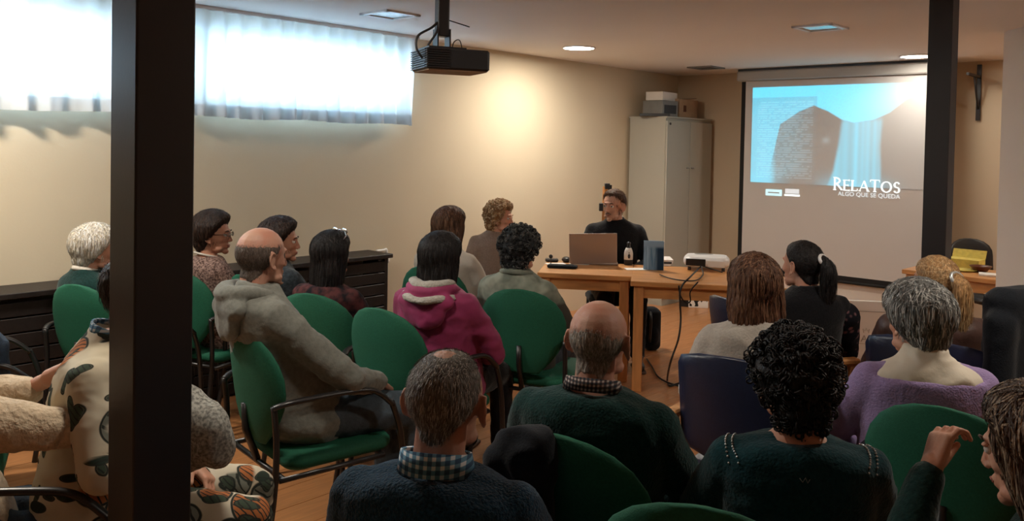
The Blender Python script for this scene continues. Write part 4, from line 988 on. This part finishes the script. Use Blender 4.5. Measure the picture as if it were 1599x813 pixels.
    for z, a, b, c in secs:
        if z > topcut + .03: continue
        gs.append((min(z, topcut), a + .012 * (1.2 if z < .9 else .8), b + .013, c))
    gb = MB().sections(gs, 28, 2.3, (slean, lean))
    if neck in ('crew', 'high'):
        c = sh((0, -.006, topcut - .006)); gb.tube([c + Vector((.066 * cos(a), .064 * sin(a) + .003, -.018 * sin(a))) for a in np.linspace(0, 2 * pi, 20, endpoint=False)], .0095, 6, closed=True)
    for kx, sg in (('L', -1), ('R', 1)):
        e, w = [Vector(q) for q in A[kx]]; shd = sh((sg * .162 * shw, -.02, .945)); d = (w - e).normalized()
        gb.capsule(shd, e, .063, .053, mid=.002)
        if sleeves: gb.capsule(e, w - d * .012, .052, .038)
        gb.capsule(sh((sg * .05, -.025, .99)), shd, .045, .058)
    V, F, Nn = remesh(gb, vox, 5); 
    V = disp(V, Nn, fold, 7, (1, 1, 1.5), sd, True); V = disp(V, Nn, fold * .2, 26, (1, 1, 1.5), sd + 5, True)
    GV, GF, GN = V, F, Nn
    g = part(topname, npmesh(topname, V * s, F), top, root)
    # hair
    hm, style = hair; mats = list(H[hm]); inv = HMs
    def finish(Vx, Fx, name='hair', mm=None): return part(name, npmesh(name, xf(HMs, Vx), Fx), mm or mats, root)
    def addst(mb, name='hair_strands', mm=None, par=None):
        if not mb.v: return
        me = mb.mesh(name); vv = np.array([tuple(v) for v in mb.v]); vv = xf(HMs, vv); me.vertices.foreach_set('co', vv.ravel())
        o = part(name, me, mm or mats, par or root, smooth=True); o['kind'] = 'stuff'
    hv = V0
    if style in ('short', 'crop'):
        mb = hair_blob(.011 if style == 'short' else .009, 'full' if style == 'short' else 'receding', (lambda p: .009 * max(0, min(1, (p.z + .02) / .1))) if style == 'short' else (lambda p: .006 * max(0, min(1, (p.z) / .1)))); Vx, Fx, Nx = remesh(mb, .006, 2)
        Vx = disp(Vx, Nx, .005, 45, (1.5, 1.5, .5), sd, True); hr = finish(Vx, Fx)
        addst(strands(Vx, Fx, Nx, 700, .011, 6, .0042, .007, flow_down, sd, .002, region=lambda p: p.y < hairline(p.z) + .012 and p.z > -.085, out=.006), par=hr)
    if style == 'layered':      # full short cut with volume
        mb = hair_blob(.024, 'full', lambda p: .016 * max(0, min(1, (p.z + .05) / .1))); mb.ell((0, -.068, -.035), (.070, .050, .062)); Vx, Fx, Nx = remesh(mb, .006, 2)
        Vx = disp(Vx, Nx, .006, 38, (1.8, 1.8, .45), sd, True); hr = finish(Vx, Fx)
        addst(strands(Vx, Fx, Nx, 1300, .012, 7, .0052, .004, flow_down, sd, .001, jitter=.09, region=lambda p: p.y < hairline(p.z) + .02 and p.z > -.095, out=.003), par=hr)
    if style in ('bob', 'long', 'longtie'):
        zb = {'bob': -.155, 'long': -.20, 'longtie': -.26}[style]; wd = {'bob': .108, 'long': .098, 'longtie': .10}[style]
        mb = hair_blob(.020, 'full', lambda p: .010 * max(0, min(1, (p.z + .02) / .1)))
        mb.sections([(zb, wd * .70, .050, -.058), (zb + .03, wd * .94, .064, -.052), (-.08, wd, .078, -.040), (-.02, wd * .97, .088, -.030), (.04, wd * .90, .092, -.022), (.09, .066, .07, -.02)], 28, 2.2, z0=0)
        Vx, Fx, Nx = remesh(mb, .0065, 3); Vx = disp(Vx, Nx, .006, 34, (2.2, 2.2, .28), sd, True); hr = finish(Vx, Fx)
        addst(strands(Vx, Fx, Nx, 1300, .019, 8, .0052, .0032, flow_down, sd, .0008, jitter=.06, region=lambda p: p.z > zb + .03 and (p.y < hairline(p.z) + .03), out=.0015), par=hr)
    if style == 'ponytail':
        mb = hair_blob(.010, 'full'); mb.capsule((0, -.09, .045), (.0, -.135, .035), .030, .024)
        mb2 = MB().tube(spline([(0, -.125, .04), (.005, -.155, .0), (.012, -.150, -.08), (.02, -.135, -.17), (.02, -.125, -.225)], 5), [.020, .026, .032, .036, .038, .040, .042, .043, .044, .044, .044, .043, .042, .040, .038, .034, .030, .025, .018, .012, .006][:21], 14, flat=.75)
        Vx, Fx, Nx = remesh(mb, .006, 2); Vx = disp(Vx, Nx, .003, 50, (.5, 1.5, 1.5), sd, True); hr = finish(Vx, Fx)
        addst(strands(Vx, Fx, Nx, 500, .014, 7, .004, .003, lambda p: Vector((0, -.12, .04)) - p, sd, region=lambda p: p.y < hairline(p.z) + .012), par=hr)
        Vx, Fx, Nx = remesh(mb2, .006, 2); Vx = disp(Vx, Nx, .005, 34, (2, 2, .3), sd, True); hr = finish(Vx, Fx, 'ponytail')
        addst(strands(Vx, Fx, Nx, 350, .02, 8, .004, .006, lambda p: Vector((0, 0, -1)), sd + 1, out=.006), par=hr)
        sc_m = MB().tube([Vector((0, -.128, .043)) + Matrix.Rotation(-.5, 3, 'X') @ Vector((.028 * cos(a), 0, .026 * sin(a))) for a in np.linspace(0, 2 * pi, 18, endpoint=False)], .0085, 7, closed=True)
        me = sc_m.mesh('hair_tie'); vv = xf(HMs, np.array([tuple(v) for v in sc_m.v])); me.vertices.foreach_set('co', vv.ravel()); part('hair_tie', me, M['white'] if hm == 'black' else M['beads'], root, 'white hair tie' if hm == 'black' else 'hair tie of dark shiny beads')
    if style == 'curly':
        mb = hair_blob(.022, 'full', lambda p: .016 * max(0, min(1, (p.z + .06) / .1))); mb.ell((0, -.070, -.045), (.074, .050, .062)); Vx, Fx, Nx = remesh(mb, .0065, 2)
        Vx = disp(Vx, Nx, .013, 30, seed=sd); hr = finish(Vx, Fx)
        reg = lambda p: p.y < hairline(p.z) + .03 and p.z > -.11
        cm = curls(Vx, Fx, Nx, 620, .0105, 1.6, sd, region=reg); addst(cm, 'curls', par=hr)
    if style == 'bald':
        mb = hair_blob(.0036, 'bald'); Vx, Fx, Nx = remesh(mb, .005, 1); Vx = disp(Vx, Nx, .0006, 120, seed=sd); hr = finish(Vx, Fx, mm=[H['shaved'][0] if hm == 'stubble' else H['stubbledark'][0]])
        addst(strands(Vx, Fx, Nx, 2600, .0035, 2, .0014, .0022, lambda p: Vector((0, -.3, -1)), sd, region=lambda p: tmask(p, 'bald') > .02, out=.001), 'cropped_hairs', par=hr)
    if style == 'buzz':
        mb = hair_blob(.006, 'receding', lambda p: -.0078 * math.exp(-((p.x / .046) ** 2 + ((p.y + .030) / .052) ** 2)) if p.z > .03 else 0); Vx, Fx, Nx = remesh(mb, .005, 1); Vx = disp(Vx, Nx, .001, 120, seed=sd); hr = finish(Vx, Fx)
        addst(strands(Vx, Fx, Nx, 5200, .005, 2, .0014, .0030, lambda p: Vector((p.x * .5, -.35, -1 if p.z < .08 else -.1)), sd, region=lambda p: tmask(p, 'full') > .1 and (random.random() > .45 * math.exp(-((p.x / .036) ** 2 + ((p.y + .030) / .05) ** 2)) if p.z > .03 else True), out=.0025), 'cropped_hairs', par=hr)
    # face
    if face:
        def hp(mb, name, m_, label_=None, par=None):
            me = mb.mesh(name); vv = xf(HMs, np.array([tuple(v) for v in mb.v])); me.vertices.foreach_set('co', vv.ravel()); return part(name, me, m_, par or root, label_)
        for q in (-1, 1):
            ey = hp(MB().ell((q * .031, .0745, .009), (.0125, .0115, .0125), 14, 10), 'eye', M['eyew'])
            hp(MB().ell((q * .031 , .0838, .008), (.0058, .003, .0058), 10, 6), 'iris', M['iris'], par=ey)
            hp(MB().ell((q * .031, .0785, .0175), (.0155, .0095, .0055), 12, 6), 'eyelid', SKINS[skin_], par=ey)
            hp(MB().tube([(q * .014, .0925, .0275), (q * .03, .0915, .033), (q * .046, .080, .029)], [.0022, .0034, .0018], 6), 'eyebrow', mats[0])
        hp(MB().tube([(-.020, .085, -.0595), (-.008, .0905, -.0575), (0, .0905, -.0585), (.008, .0905, -.0575), (.020, .085, -.0595)], [.001, .0034, .003, .0034, .001], 6).tube([(-.018, .0845, -.0635), (0, .0895, -.066), (.018, .0845, -.0635)], [.001, .0044, .001], 6), 'lips', M['lips'])
    chair_o = None
    if chairkind:
        chair_o = chair(chairkind, chairlabel, base.x + off[0] + chairoff[0], base.y + off[1] + chairoff[1], phi if chairphi is None else chairphi)
    ctx = dict(root=root, s=s, sh=sh, HMs=HMs, xf=xf, A=A, secs=secs, shw=shw, slean=slean, lean=lean, mats=mats, hm=hm, GV=GV, GF=GF)
    if extras: extras(ctx)
    return ctx
def put(ctx, name, mb, m_, label=None, vox=None, fold=0, sd=1, smooth=3, head=False, parent=None):
    if vox: V, F, Nn = remesh(mb, vox, smooth); V = disp(V, Nn, fold, 14, seed=sd, ridged=True) if fold else V
    else: V, F = np.array([tuple(v) for v in mb.v]), mb.f
    V = ctx['xf'](ctx['HMs'], V) if head else V * ctx['s']
    return part(name, npmesh(name, V, F), m_, parent or ctx['root'], label)
def shirt_collar(m_, label, h=.035, r=.068, y=-.006, z=1.035):
    def f(ctx):
        mb = MB(); n = 26; c = ctx['sh']((0, y, z)); rs = []
        for q in range(n + 1):
            a = radians(118) + radians(304) * q / n; ca, sa = cos(a), sin(a); up = -.020 * sa
            i0 = c + Vector((r * ca, r * .97 * sa, up)); ring = [i0, i0 + Vector((-.003 * ca, -.003 * sa, h)), i0 + Vector((.004 * ca, .004 * sa, h + .002)), i0 + Vector((.014 * ca, .014 * sa, -.012))]
            rs.append(ring)
        mb.rings(rs); put(ctx, 'shirt_collar', mb, m_, label)
    return f
def hood(m_, label, lining=None):
    def f(ctx):
        mb = MB(); sh = ctx['sh']; pts = [(-.075, .055, .985), (-.098, -.01, 1.022), (-.092, -.07, 1.03), (-.05, -.112, 1.025), (0, -.125, 1.02), (.05, -.112, 1.025), (.092, -.07, 1.03), (.098, -.01, 1.022), (.075, .055, .985)]
        P = spline([sh(p) for p in pts], 4); rr = [.020 + .022 * sin(pi * k / (len(P) - 1)) for k in range(len(P))]; mb.tube(P, rr, 10, flat=.8)
        mb.ell(sh((0, -.125, .975)), (.150, .050, .060), rot=Matrix.Rotation(-.35, 3, 'X')); mb.ell(sh((0, -.150, .925)), (.115, .034, .085)); mb.capsule(sh((-.10, -.135, .97)), sh((0, -.175, .865)), .026, .024); mb.capsule(sh((.10, -.135, .97)), sh((0, -.175, .865)), .026, .024); put(ctx, 'hood', mb, m_, label, .009, .004, 3)
        if lining:
            mb = MB(); P = spline([sh((p[0] * .93, p[1] * .9 - .006, p[2] + .026)) for p in pts], 4); rr = [.014 + .020 * sin(pi * k / (len(P) - 1)) for k in range(len(P))]; mb.tube(P, rr, 10, flat=.7)
            mb.tube(spline([sh(p) for p in [(-.13, -.085, .995), (-.07, -.165, .992), (0, -.185, .985), (.07, -.165, .992), (.13, -.085, .995)]], 5), .022, 8, flat=.8); put(ctx, 'hood_lining', mb, lining, 'pale grey fleece lining of the hood', .008, .004, 4)
    return f
def both(*fs):
    def f(c):
        for q in fs: q(c)
    return f

C_ = {
 'hoodie': knit('grey_marl_jersey', (0.165, 0.17, 0.15), .15, 60, .2), 'navyknit': knit('navy_teal_wool', (0.010, 0.040, 0.075), .45, 140, .8),
 'greenknit': knit('dark_bottle_green_wool', (0.004, 0.030, 0.028), .3, 120, .4), 'teal': knit('dark_teal_knit', (0.004, 0.036, 0.046), .25, 110, .35),
 'magenta': mat('magenta_softshell', (0.27, 0.022, 0.10), .7, .15, 12, .1, 60, sheen=.1), 'fleece': knit('pale_grey_fleece', (0.42, 0.40, 0.36), .15, 90, .6),
 'black': knit('black_knit', (0.006, 0.006, 0.008), .3, 90, .3), 'taupe': knit('taupe_knit', (0.24, 0.17, 0.13), .1, 80, .3),
 'whiteshirt': mat('white_cotton', (0.52, 0.48, 0.42), .9, .05, 12, .1, 60), 'offcardi': knit('off_white_knit', (0.46, 0.42, 0.37), .08, 90, .3),
 'lilac': knit('lilac_knit', (0.30, 0.22, 0.42), .08, 120, .35), 'blouse': mat('ivory_blouse', (0.62, 0.56, 0.46), .8, .05, 12, .1, 60),
 'cream': knit('cream_fleece', (0.60, 0.48, 0.34), .12, 55, .8), 'darkgreen': knit('dark_green_cardigan', (0.006, 0.028, 0.026), .3, 90, .3),
 'brownleather': mat('brown_jacket_cloth', (0.060, 0.028, 0.022), .5, .15, 20, .15, 60), 'maroon': knit('dark_maroon_cloth', (0.030, 0.010, 0.014), .4, 40, .2),
 'jeans': mat('blue_grey_denim', (0.045, 0.065, 0.085), .85, .25, 40, .25, 160), 'jeansblue': mat('dark_blue_denim', (0.012, 0.028, 0.055), .85, .25, 40, .25, 160),
 'greytrousers': mat('grey_blue_trouser_cloth', (0.035, 0.04, 0.055), .85, .2, 40, .2, 160), 'bluecheckknit': knit('dark_blue_grey_knit', (0.03, 0.04, 0.05), .5, 60, .3),
}
# ---- presenters behind the tables
person('man with grey-brown hair and moustache in a black sweater behind the laptop', 963, 296, 6.55, 180, hyaw=35, hpitch=2, skin_='fair', top=C_['black'], neck='crew', hair=('brown', 'crop'), face=True, hands=(), shw=1.06,
       lean=-.02, chairkind=None, vox=.012, arms={'L': ((-.26, .07, .70), (-.12, .30, .70)), 'R': ((.26, .07, .70), (.12, .30, .70))},
       extras=both(shirt_collar(C_['offcardi'], 'pale shirt collar', .018, .066), lambda c: put(c, 'moustache', MB().tube([(-.026, .083, -.053), (-.010, .0915, -.047), (0, .093, -.046), (.010, .0915, -.047), (.026, .083, -.053)], [.002, .0052, .005, .0052, .002], 7), H['stubbledark'][0], 'dark moustache', head=True)), group=None)
person('woman with curly blonde hair and taupe sweater sitting left of the tables', 776, 310, 6.3, 168, hyaw=-57, hpitch=0, skin_='fair', top=C_['taupe'], neck='crew', hair=('curlblonde', 'curly'), face=True, hands=(), lean=-.02, chairkind=None, vox=.012, shw=.95,
       arms={'L': ((-.24, .07, .70), (-.12, .30, .68)), 'R': ((.24, .07, .70), (.12, .30, .68))})
# ---- left group
person('white-haired person in dark navy green clothes just left of the near post', 146, 347, 4.25, 28, hyaw=22, hpitch=4, top=C_['darkgreen'], hair=('white', 'layered'), skin_='fair', hands=(), vox=.014,
       extras=shirt_collar(C_['whiteshirt'], 'white shirt collar', .016, .068), chairlabel='green chair at the far left, under the white-haired person', shw=.95, chairoff=(.10, -.0), chairphi=22)
person('dark-haired woman with glasses in a brown flecked sweater seen in profile', 335, 327, 4.75, 50, hyaw=40, top=M['tweed'], neck='low', hair=('dark', 'layered'), skin_='tan', face=True, hands=('R',), vox=.013, bottom=C_['jeansblue'],
       chairlabel='green chair just right of the near post, under the woman in the flecked sweater', shw=.92,
       extras=both(lambda c: put(c, 'glasses', MB().tube([(-.072, .0, .010), (-.060, .092, .012), (-.046, .098, .0), (-.02, .102, .0), (0, .104, .010), (.02, .102, .0), (.046, .098, .0), (.060, .092, .012), (.072, .0, .010)], .0018, 6).tube([(x, .100, .010 + z) for x, z in [(-.048, 0), (-.032, .013), (-.016, 0), (-.032, -.014)]], .0016, 5, closed=True).tube([(x, .100, .010 + z) for x, z in [(.048, 0), (.032, .013), (.016, 0), (.032, -.014)]], .0016, 5, closed=True), M['black'], 'dark glasses', head=True),
                    lambda c: put(c, 'neckline_trim', MB().tube([c['sh']((.074 * cos(a), -.006 + .072 * sin(a), 1.028 - .02 * sin(a))) for a in np.linspace(0, 2 * pi, 22, endpoint=False)], .007, 6, closed=True), C_['whiteshirt'], 'pale neckline trim')), chairoff=(-.06, 0), chairphi=25)
person('brown-haired woman in dark grey-blue knit beyond the bald man in the grey hoodie', 438, 337, 4.6, 40, hyaw=45, top=C_['bluecheckknit'], hair=('dark', 'layered'), skin_='tan', face=True, hands=(), vox=.014, shw=.92,
       chairlabel='green chair hidden behind the bald man in the grey hoodie')
person('woman with long black hair, sunglasses on her head and dark plaid top', 518, 358, 4.15, 24, hyaw=14, top=M['plaid_dark'], neck='low', hair=('black', 'longtie'), hands=(), vox=.013, bottom=C_['black'], shw=.98,
       chairlabel='green chair under the woman with sunglasses on her head', chairoff=(.03, -.02), chairphi=22, hdz=.02,
       extras=both(lambda c: put(c, 'sunglasses', MB().tube([(-.088, -.03, .075), (-.082, .02, .120), (-.04, .045, .142), (0, .048, .145), (.04, .045, .142), (.082, .02, .120), (.088, -.03, .075)], .0035, 6).ell((-.038, .042, .140), (.030, .006, .018)).ell((.038, .042, .140), (.030, .006, .018)), M['chrome'], 'shiny sunglasses pushed up on the hair', head=True),
                   ))
person('balding man in a grey hooded sweatshirt seated sideways in the left group', 411, 354, 3.25, 55, hyaw=-14, hpitch=2, skin_='ruddy', top=C_['hoodie'], topname='hooded_sweatshirt', neck='crew', hair=('stubbledark', 'bald'), bottom=C_['jeans'], hands=('L', 'R'), vox=.010, fold=.009, fat=1.16, shw=1.08,
       lean=-.33, arms={'R': ((.262, .10, .70), (.10, .30, .625))}, extras=hood(C_['hoodie'], 'grey hood lying on the back'), chairlabel='nearest left green chair under the man in the grey hoodie', neckr=1.08, chairoff=(.05, .0), chairphi=50)
person('brown-haired person in a white shirt behind the woman in the magenta jacket', 701, 321, 5.1, 25, hyaw=18, top=C_['whiteshirt'], hair=('brown', 'bob'), hands=(), vox=.014, chairlabel='green chair hidden under the person in the white shirt', shw=.98)
person('woman with long dark hair in a magenta jacket with grey-lined hood', 688, 360, 3.85, 22, hyaw=12, top=C_['magenta'], topname='jacket', hair=('black', 'long'), hands=('R',), bottom=C_['black'], vox=.011, fold=.009, shw=1.0, fat=1.05,
       extras=both(hood(C_['magenta'], 'magenta hood lying on the back', C_['fleece'])), chairlabel='green chair under the woman in the magenta jacket', chairoff=(-.10, -.08), chairphi=36)
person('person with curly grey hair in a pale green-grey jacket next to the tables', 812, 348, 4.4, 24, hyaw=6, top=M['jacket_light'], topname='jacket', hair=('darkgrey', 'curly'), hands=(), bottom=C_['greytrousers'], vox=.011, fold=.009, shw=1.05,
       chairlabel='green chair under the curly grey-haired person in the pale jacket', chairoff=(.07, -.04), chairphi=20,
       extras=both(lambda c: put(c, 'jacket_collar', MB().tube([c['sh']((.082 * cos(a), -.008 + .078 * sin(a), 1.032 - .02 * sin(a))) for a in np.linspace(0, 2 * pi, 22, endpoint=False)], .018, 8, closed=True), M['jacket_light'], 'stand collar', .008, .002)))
# person in the floral shirt, mostly behind the near post
person('person in a cream floral shirt sitting right behind the near post', 228, 392, 2.5, 75, hyaw=-10, top=M['floral'], topname='shirt', hair=('dark', 'short'), hands=('L', 'R'), bottom=M['floral'], vox=.009, fold=.008, fat=1.0, shw=1.08, arms={'R': ((.27, .08, .72), (.19, .26, .77))},
       chairlabel='green chair at the bottom left corner under the person in the floral shirt', extras=shirt_collar(M['check_blue'], 'blue patterned collar', .028, .064), chairphi=80, chairoff=(-.10, 0), lean=.14)
gc = at(300, 640, 2.36); o = thing('grey_cardigan', 'grey knitted cardigan bundled over a forearm just right of the near post', 'cardigan', (gc.x, gc.y, 0), 0)
V_, F_, Nn_ = remesh(MB().capsule((-.05, .02, .84), (.045, .0, .80), .075, .062).capsule((.045, .0, .80), (.065, .0, .735), .062, .052).capsule((-.06, .02, .83), (-.05, .04, .72), .06, .05).capsule((.05, .02, .74), (-.02, .03, .70), .05, .045), .008, 5)
V_ = disp(V_, Nn_, .009, 12, seed=6, ridged=True); V_ = disp(V_, Nn_, .0015, 90, seed=6); part('cardigan_cloth', npmesh('cardigan_cloth', V_, F_), M['tweed_grey'], o)
person('person in a cream fleece at the left edge with bare forearms and clasped hands', -110, 455, 2.25, 50, hyaw=0, top=C_['cream'], topname='fleece', hair=('brown', 'short'), bottom=C_['jeansblue'], vox=.010, fold=.008, sleeves=False, fat=1.1,
       arms={'R': ((.25, .25, .89), (.15, .34, 1.02)), 'L': ((-.18, .16, .88), (.03, .31, 1.02))}, hps={'R': dict(d=(.2, .5, .6), back=(1, -.4, .2), curl=(.7, .8, .5)), 'L': dict(d=(1, .1, .1), back=(0, -.3, 1), curl=(.25, .5, .4))}, chairlabel='green chair at the left edge under the person in the cream fleece',
       extras=both(lambda c: put(c, 'sleeve', MB().capsule((.21, .05, .93), (.25, .20, .90), .078, .060), C_['cream'], None, .009, .006), lambda c: put(c, 'sleeve', MB().capsule((-.18, .10, .91), (-.11, .20, .92), .065, .050), C_['cream'], None, .009, .006)), chairphi=72)
# ---- near middle
person('man with cropped grey hair, blue sweater and checked shirt collar, closest at bottom centre', 694, 541, 1.72, 12, hyaw=6, hpitch=3, skin_='ruddy', top=C_['navyknit'], neck='low', hair=('stubble', 'buzz'), vox=.008, fold=.005, fat=1.1, shw=1.06, neckr=1.12, hands=(), lean=-.12,
       extras=shirt_collar(M['check_blue'], 'blue and white checked shirt collar', .036, .073, z=1.022), chairlabel='green chair out of sight under the man in the blue sweater', headw=1.06)
person('bald man in a dark green sweater with checked collar, mid room', 934, 467, 2.25, 20, hyaw=8, hpitch=0, skin_='ruddy', top=C_['greenknit'], neck='low', hair=('stubble', 'bald'), vox=.009, fold=.006, fat=1.1, shw=1.08, neckr=1.12, hands=('R',), headw=1.04, lean=-.16,
       extras=shirt_collar(M['check_dark'], 'dark checked shirt collar', .022, .073, z=1.030), chairlabel='green chair with a black jacket hung on its left half, under the bald man', chairoff=(.04, -.0), chairphi=34)
# ---- right group
person('woman with a chestnut bob in an off-white top on the near blue chair', 1182, 394, 3.15, 14, hyaw=-18, top=C_['offcardi'], topname='sweater', hair=('auburn', 'bob'), hands=(), vox=.011, fold=.007, chairkind='blue', shw=1.0, chairlabel='near blue armchair under the woman with the chestnut bob', chairoff=(.03, -.12), chairphi=38)
person('woman with a long black ponytail and white hair tie in front of the screen', 1258, 374, 3.95, 2, hyaw=-38, htilt=0, top=C_['black'], hair=('black', 'ponytail'), hands=(), vox=.012, chairkind='blue', shw=.95, chairlabel='blue armchair hidden under the woman with the ponytail',
       extras=lambda c: put(c, 'sleeve', MB().capsule(c['sh']((.19, -.02, .90)), (.25, .04, .70), .072, .062), M['flowers_dark'], 'black sleeve with red and white flowers', .009, .006), chairoff=(-.06, .08), chairphi=75)
def bead_rows(c):
    for sg in (-1, 1):
        mb = MB(); bv = BVHTree.FromPolygons([Vector(v) for v in c['GV']], c['GF'])
        for r_ in range(2):
            for k in range(14):
                a = k / 13; hit = bv.ray_cast(c['sh']((sg * (.150 + .016 * r_ + .012 * sin(pi * a)) * c['shw'], -.10 + .10 * a, .96)) + Vector((0, 0, .4)), Vector((0, 0, -1)))
                if hit[0] is not None: mb.ell(hit[0] + hit[1] * .001, (.0032, .0032, .0032), 6, 4)
        put(c, 'beads', mb, M['beads'], 'row of silver beads on the shoulder seam')['kind'] = 'stuff'
    loc, nn, _, _ = bv.find_nearest(c['sh']((.0, -.16, .955)))
    put(c, 'small_emblem', MB().tube([loc + Vector((-.012, -.003, .006)), loc + Vector((-.004, -.003, -.004)), loc + Vector((.002, -.003, .008)), loc + Vector((.008, -.003, -.005)), loc + Vector((.013, -.003, .005))], .0009, 4), M['beads'], 'small pale emblem below the neckline')
person('woman with dark curly hair in a dark teal top with beaded shoulders', 1246, 503, 2.02, 10, hyaw=-12, top=C_['teal'], neck='low', hair=('black', 'curly'), vox=.009, fold=.005, hands=(), shw=1.05, fat=1.08, chairlabel='green chair at the bottom edge, only the top of its back showing', chairoff=(-.24, -.15), chairphi=18, extras=bead_rows)
def under_blouse(c):
    mb = MB().sections([(.86, .165, .11, -.014), (.935, .182, .108, -.02), (.975, .178, .099, -.023), (1.005, .138, .090, -.018), (1.03, .090, .078, -.010), (1.05, .073, .072, -.004), (1.075, .069, .068, 0)], 28, 2.3, (c['slean'], c['lean'])); put(c, 'blouse', mb, C_['blouse'], 'ivory blouse showing above the sweater', .009, .007)
person('grey-haired woman in a lilac sweater over an ivory blouse', 1442, 434, 2.7, 10, hyaw=-28, hpitch=4, top=C_['lilac'], neck='scoop', hair=('grey', 'layered'), vox=.010, fold=.005, hands=('L',), shw=1.06, fat=1.1, chairlabel='green chair under the grey-haired woman in lilac', chairoff=(.06, -.20), chairphi=40, extras=under_blouse)
person('blonde woman in a brown jacket beyond the grey-haired woman', 1466, 397, 3.5, 12, hyaw=-28, top=C_['brownleather'], topname='jacket', hair=('blonde', 'ponytail'), vox=.012, hands=(), chairkind='blue', shw=1.1, chairlabel='far blue armchair left of the grey-haired woman', chairoff=(.07, -.14), chairphi=44, slean=.10, arms={'L': ((-.17, .12, .70), (-.06, .27, .60))})
person('woman with streaked brown hair resting her face on her hand at the right edge', 1640, 592, 1.55, -32, hyaw=-6, hpitch=10, top=C_['darkgreen'], neck='low', hair=('streak', 'long'), vox=.009, fold=.004, hands=('L', 'R'), shw=.98, face=True,
       arms={'L': ((-.10, .20, .80), (.045, .21, 1.00))}, hps={'L': dict(d=(.55, .02, .8), back=(-.8, .35, .3), side=1, curl=(.35, 1.0, .9), thumb=(-.2, .9, -.5))}, chairlabel='green chair at the bottom right corner under the woman resting her face on her hand')

# black jacket hung on the middle chair, black coat on the right
kj = at(822, 700, 2.0); o = thing('black_jacket', 'black jacket draped over the left half of the middle green chair', 'jacket', (kj.x, kj.y + .06, 0), radians(-26))
V_, F_, Nn_ = remesh(MB().rbox((0, 0, .68), (.15, .10, .46), .045, seg=5).capsule((-.03, -.0, .87), (.03, 0, .88), .045, .045).capsule((-.06, -.01, .82), (-.07, .02, .50), .045, .04), .011, 5)
V_ = disp(V_, Nn_, .012, 14, seed=4, ridged=True); part('jacket_cloth', npmesh('jacket_cloth', V_, F_), M['blackcloth'], o)
kc = at(1612, 450, 3.1); o = thing('black_coat', 'black coat draped over a high chair back at the right edge', 'coat', (kc.x, 3.1, 0), radians(12))
V_, F_, Nn_ = remesh(MB().rbox((0, 0, .80), (.36, .14, .66), .06, seg=5).capsule((-.12, 0, 1.07), (.14, 0, 1.07), .055, .05).capsule((-.16, -.03, 1.0), (-.19, -.05, .60), .055, .045), .012, 5)
V_ = disp(V_, Nn_, .006, 8, seed=8, ridged=True); part('coat_cloth', npmesh('coat_cloth', V_, F_), M['blackcloth'], o)
part('chair_back', MB().box((0, .04, .55), (.04, .03, 1.0)), M['blackmetal'], o)
kb = at(1590, 560, 2.95); o = thing('black_bag', 'black bag with a small green tag hanging at the right edge below the coat', 'bag', (kb.x + .02, 2.78, 0), radians(8))
V_, F_, Nn_ = remesh(MB().rbox((0, 0, .70), (.26, .13, .36), .06, seg=5), .012, 4); part('bag_body', npmesh('bag_body', V_, F_), M['black'], o)
part('handle', MB().tube(spline([(-.11, -.02, .86), (-.06, -.03, .96), (.05, -.03, .98), (.12, -.02, .90)], 5), .010, 6, flat=.5), M['black'], o)
part('green_tag', MB().box((-.05, -.069, .80), (.06, .003, .028)), M['tag_green'], o, smooth=False)
# small black chair behind the food table
kk = at(1540, 410, 6.95); o = thing('black_chair', 'black mesh-backed chair behind the food table', 'chair', (kk.x, 6.95, 0), radians(190))
part('backrest', curved_panel(.42, .40, .03, .50, -.2, .03, .04, .35, .2), M['black'], o); part('seat', MB().rbox((0, .03, .43), (.42, .42, .05), .06, seg=4), M['black'], o)
for sx_ in (-1, 1):
    for sy_ in (-.17, .21): part('leg', MB().tube([(sx_ * .19, sy_, 0), (sx_ * .18, sy_, .42)], .011, 6), M['blackmetal'], o)
part('upright', MB().tube([(0, -.2, .42), (0, -.2, .6)], .014, 6), M['blackmetal'], o)
# chairs of the two presenters
for x_, y_, ph_, lab in ((at(963, 350, 6.62).x, 6.66, 178, 'black office chair under the presenter in black'), (at(776, 350, 6.4).x, 6.42, 168, 'black office chair under the blonde presenter')):
    o = thing('black_chair', lab, 'chair', (x_, y_, 0), -radians(ph_))
    part('backrest', curved_panel(.42, .38, .04, .46, -.22, .04, .04, .4, .3), M['blackcloth'], o); part('seat', MB().rbox((0, .03, .42), (.44, .44, .05), .06, seg=4), M['blackcloth'], o)
    for sx_ in (-1, 1):
        for sy_ in (-.19, .22): part('leg', MB().tube([(sx_ * .2, sy_, 0), (sx_ * .19, sy_, .40)], .012, 6), M['blackmetal'], o)
    part('upright', MB().tube([(0, -.2, .42), (0, -.23, .6)], .014, 6), M['blackmetal'], o)

# dark blue coat lying over a chair at the left edge
q_ = at(-5, 525, 3.5); chair('green', 'green chair at the left edge beside the radiator cover, under the blue coat', q_.x - .18, 3.62, 60)
o = thing('blue_coat', 'dark blue coat thrown over the chair at the left edge beyond the cream fleece', 'coat', (q_.x - .10, 3.5, 0), radians(-50))
V_, F_, Nn_ = remesh(MB().rbox((0, 0, .62), (.30, .24, .34), .08, seg=5).capsule((-.10, 0, .74), (.12, .02, .76), .07, .06), .012, 5)
V_ = disp(V_, Nn_, .008, 12, seed=3, ridged=True); part('coat_cloth', npmesh('coat_cloth', V_, F_), C_['jeansblue'], o)
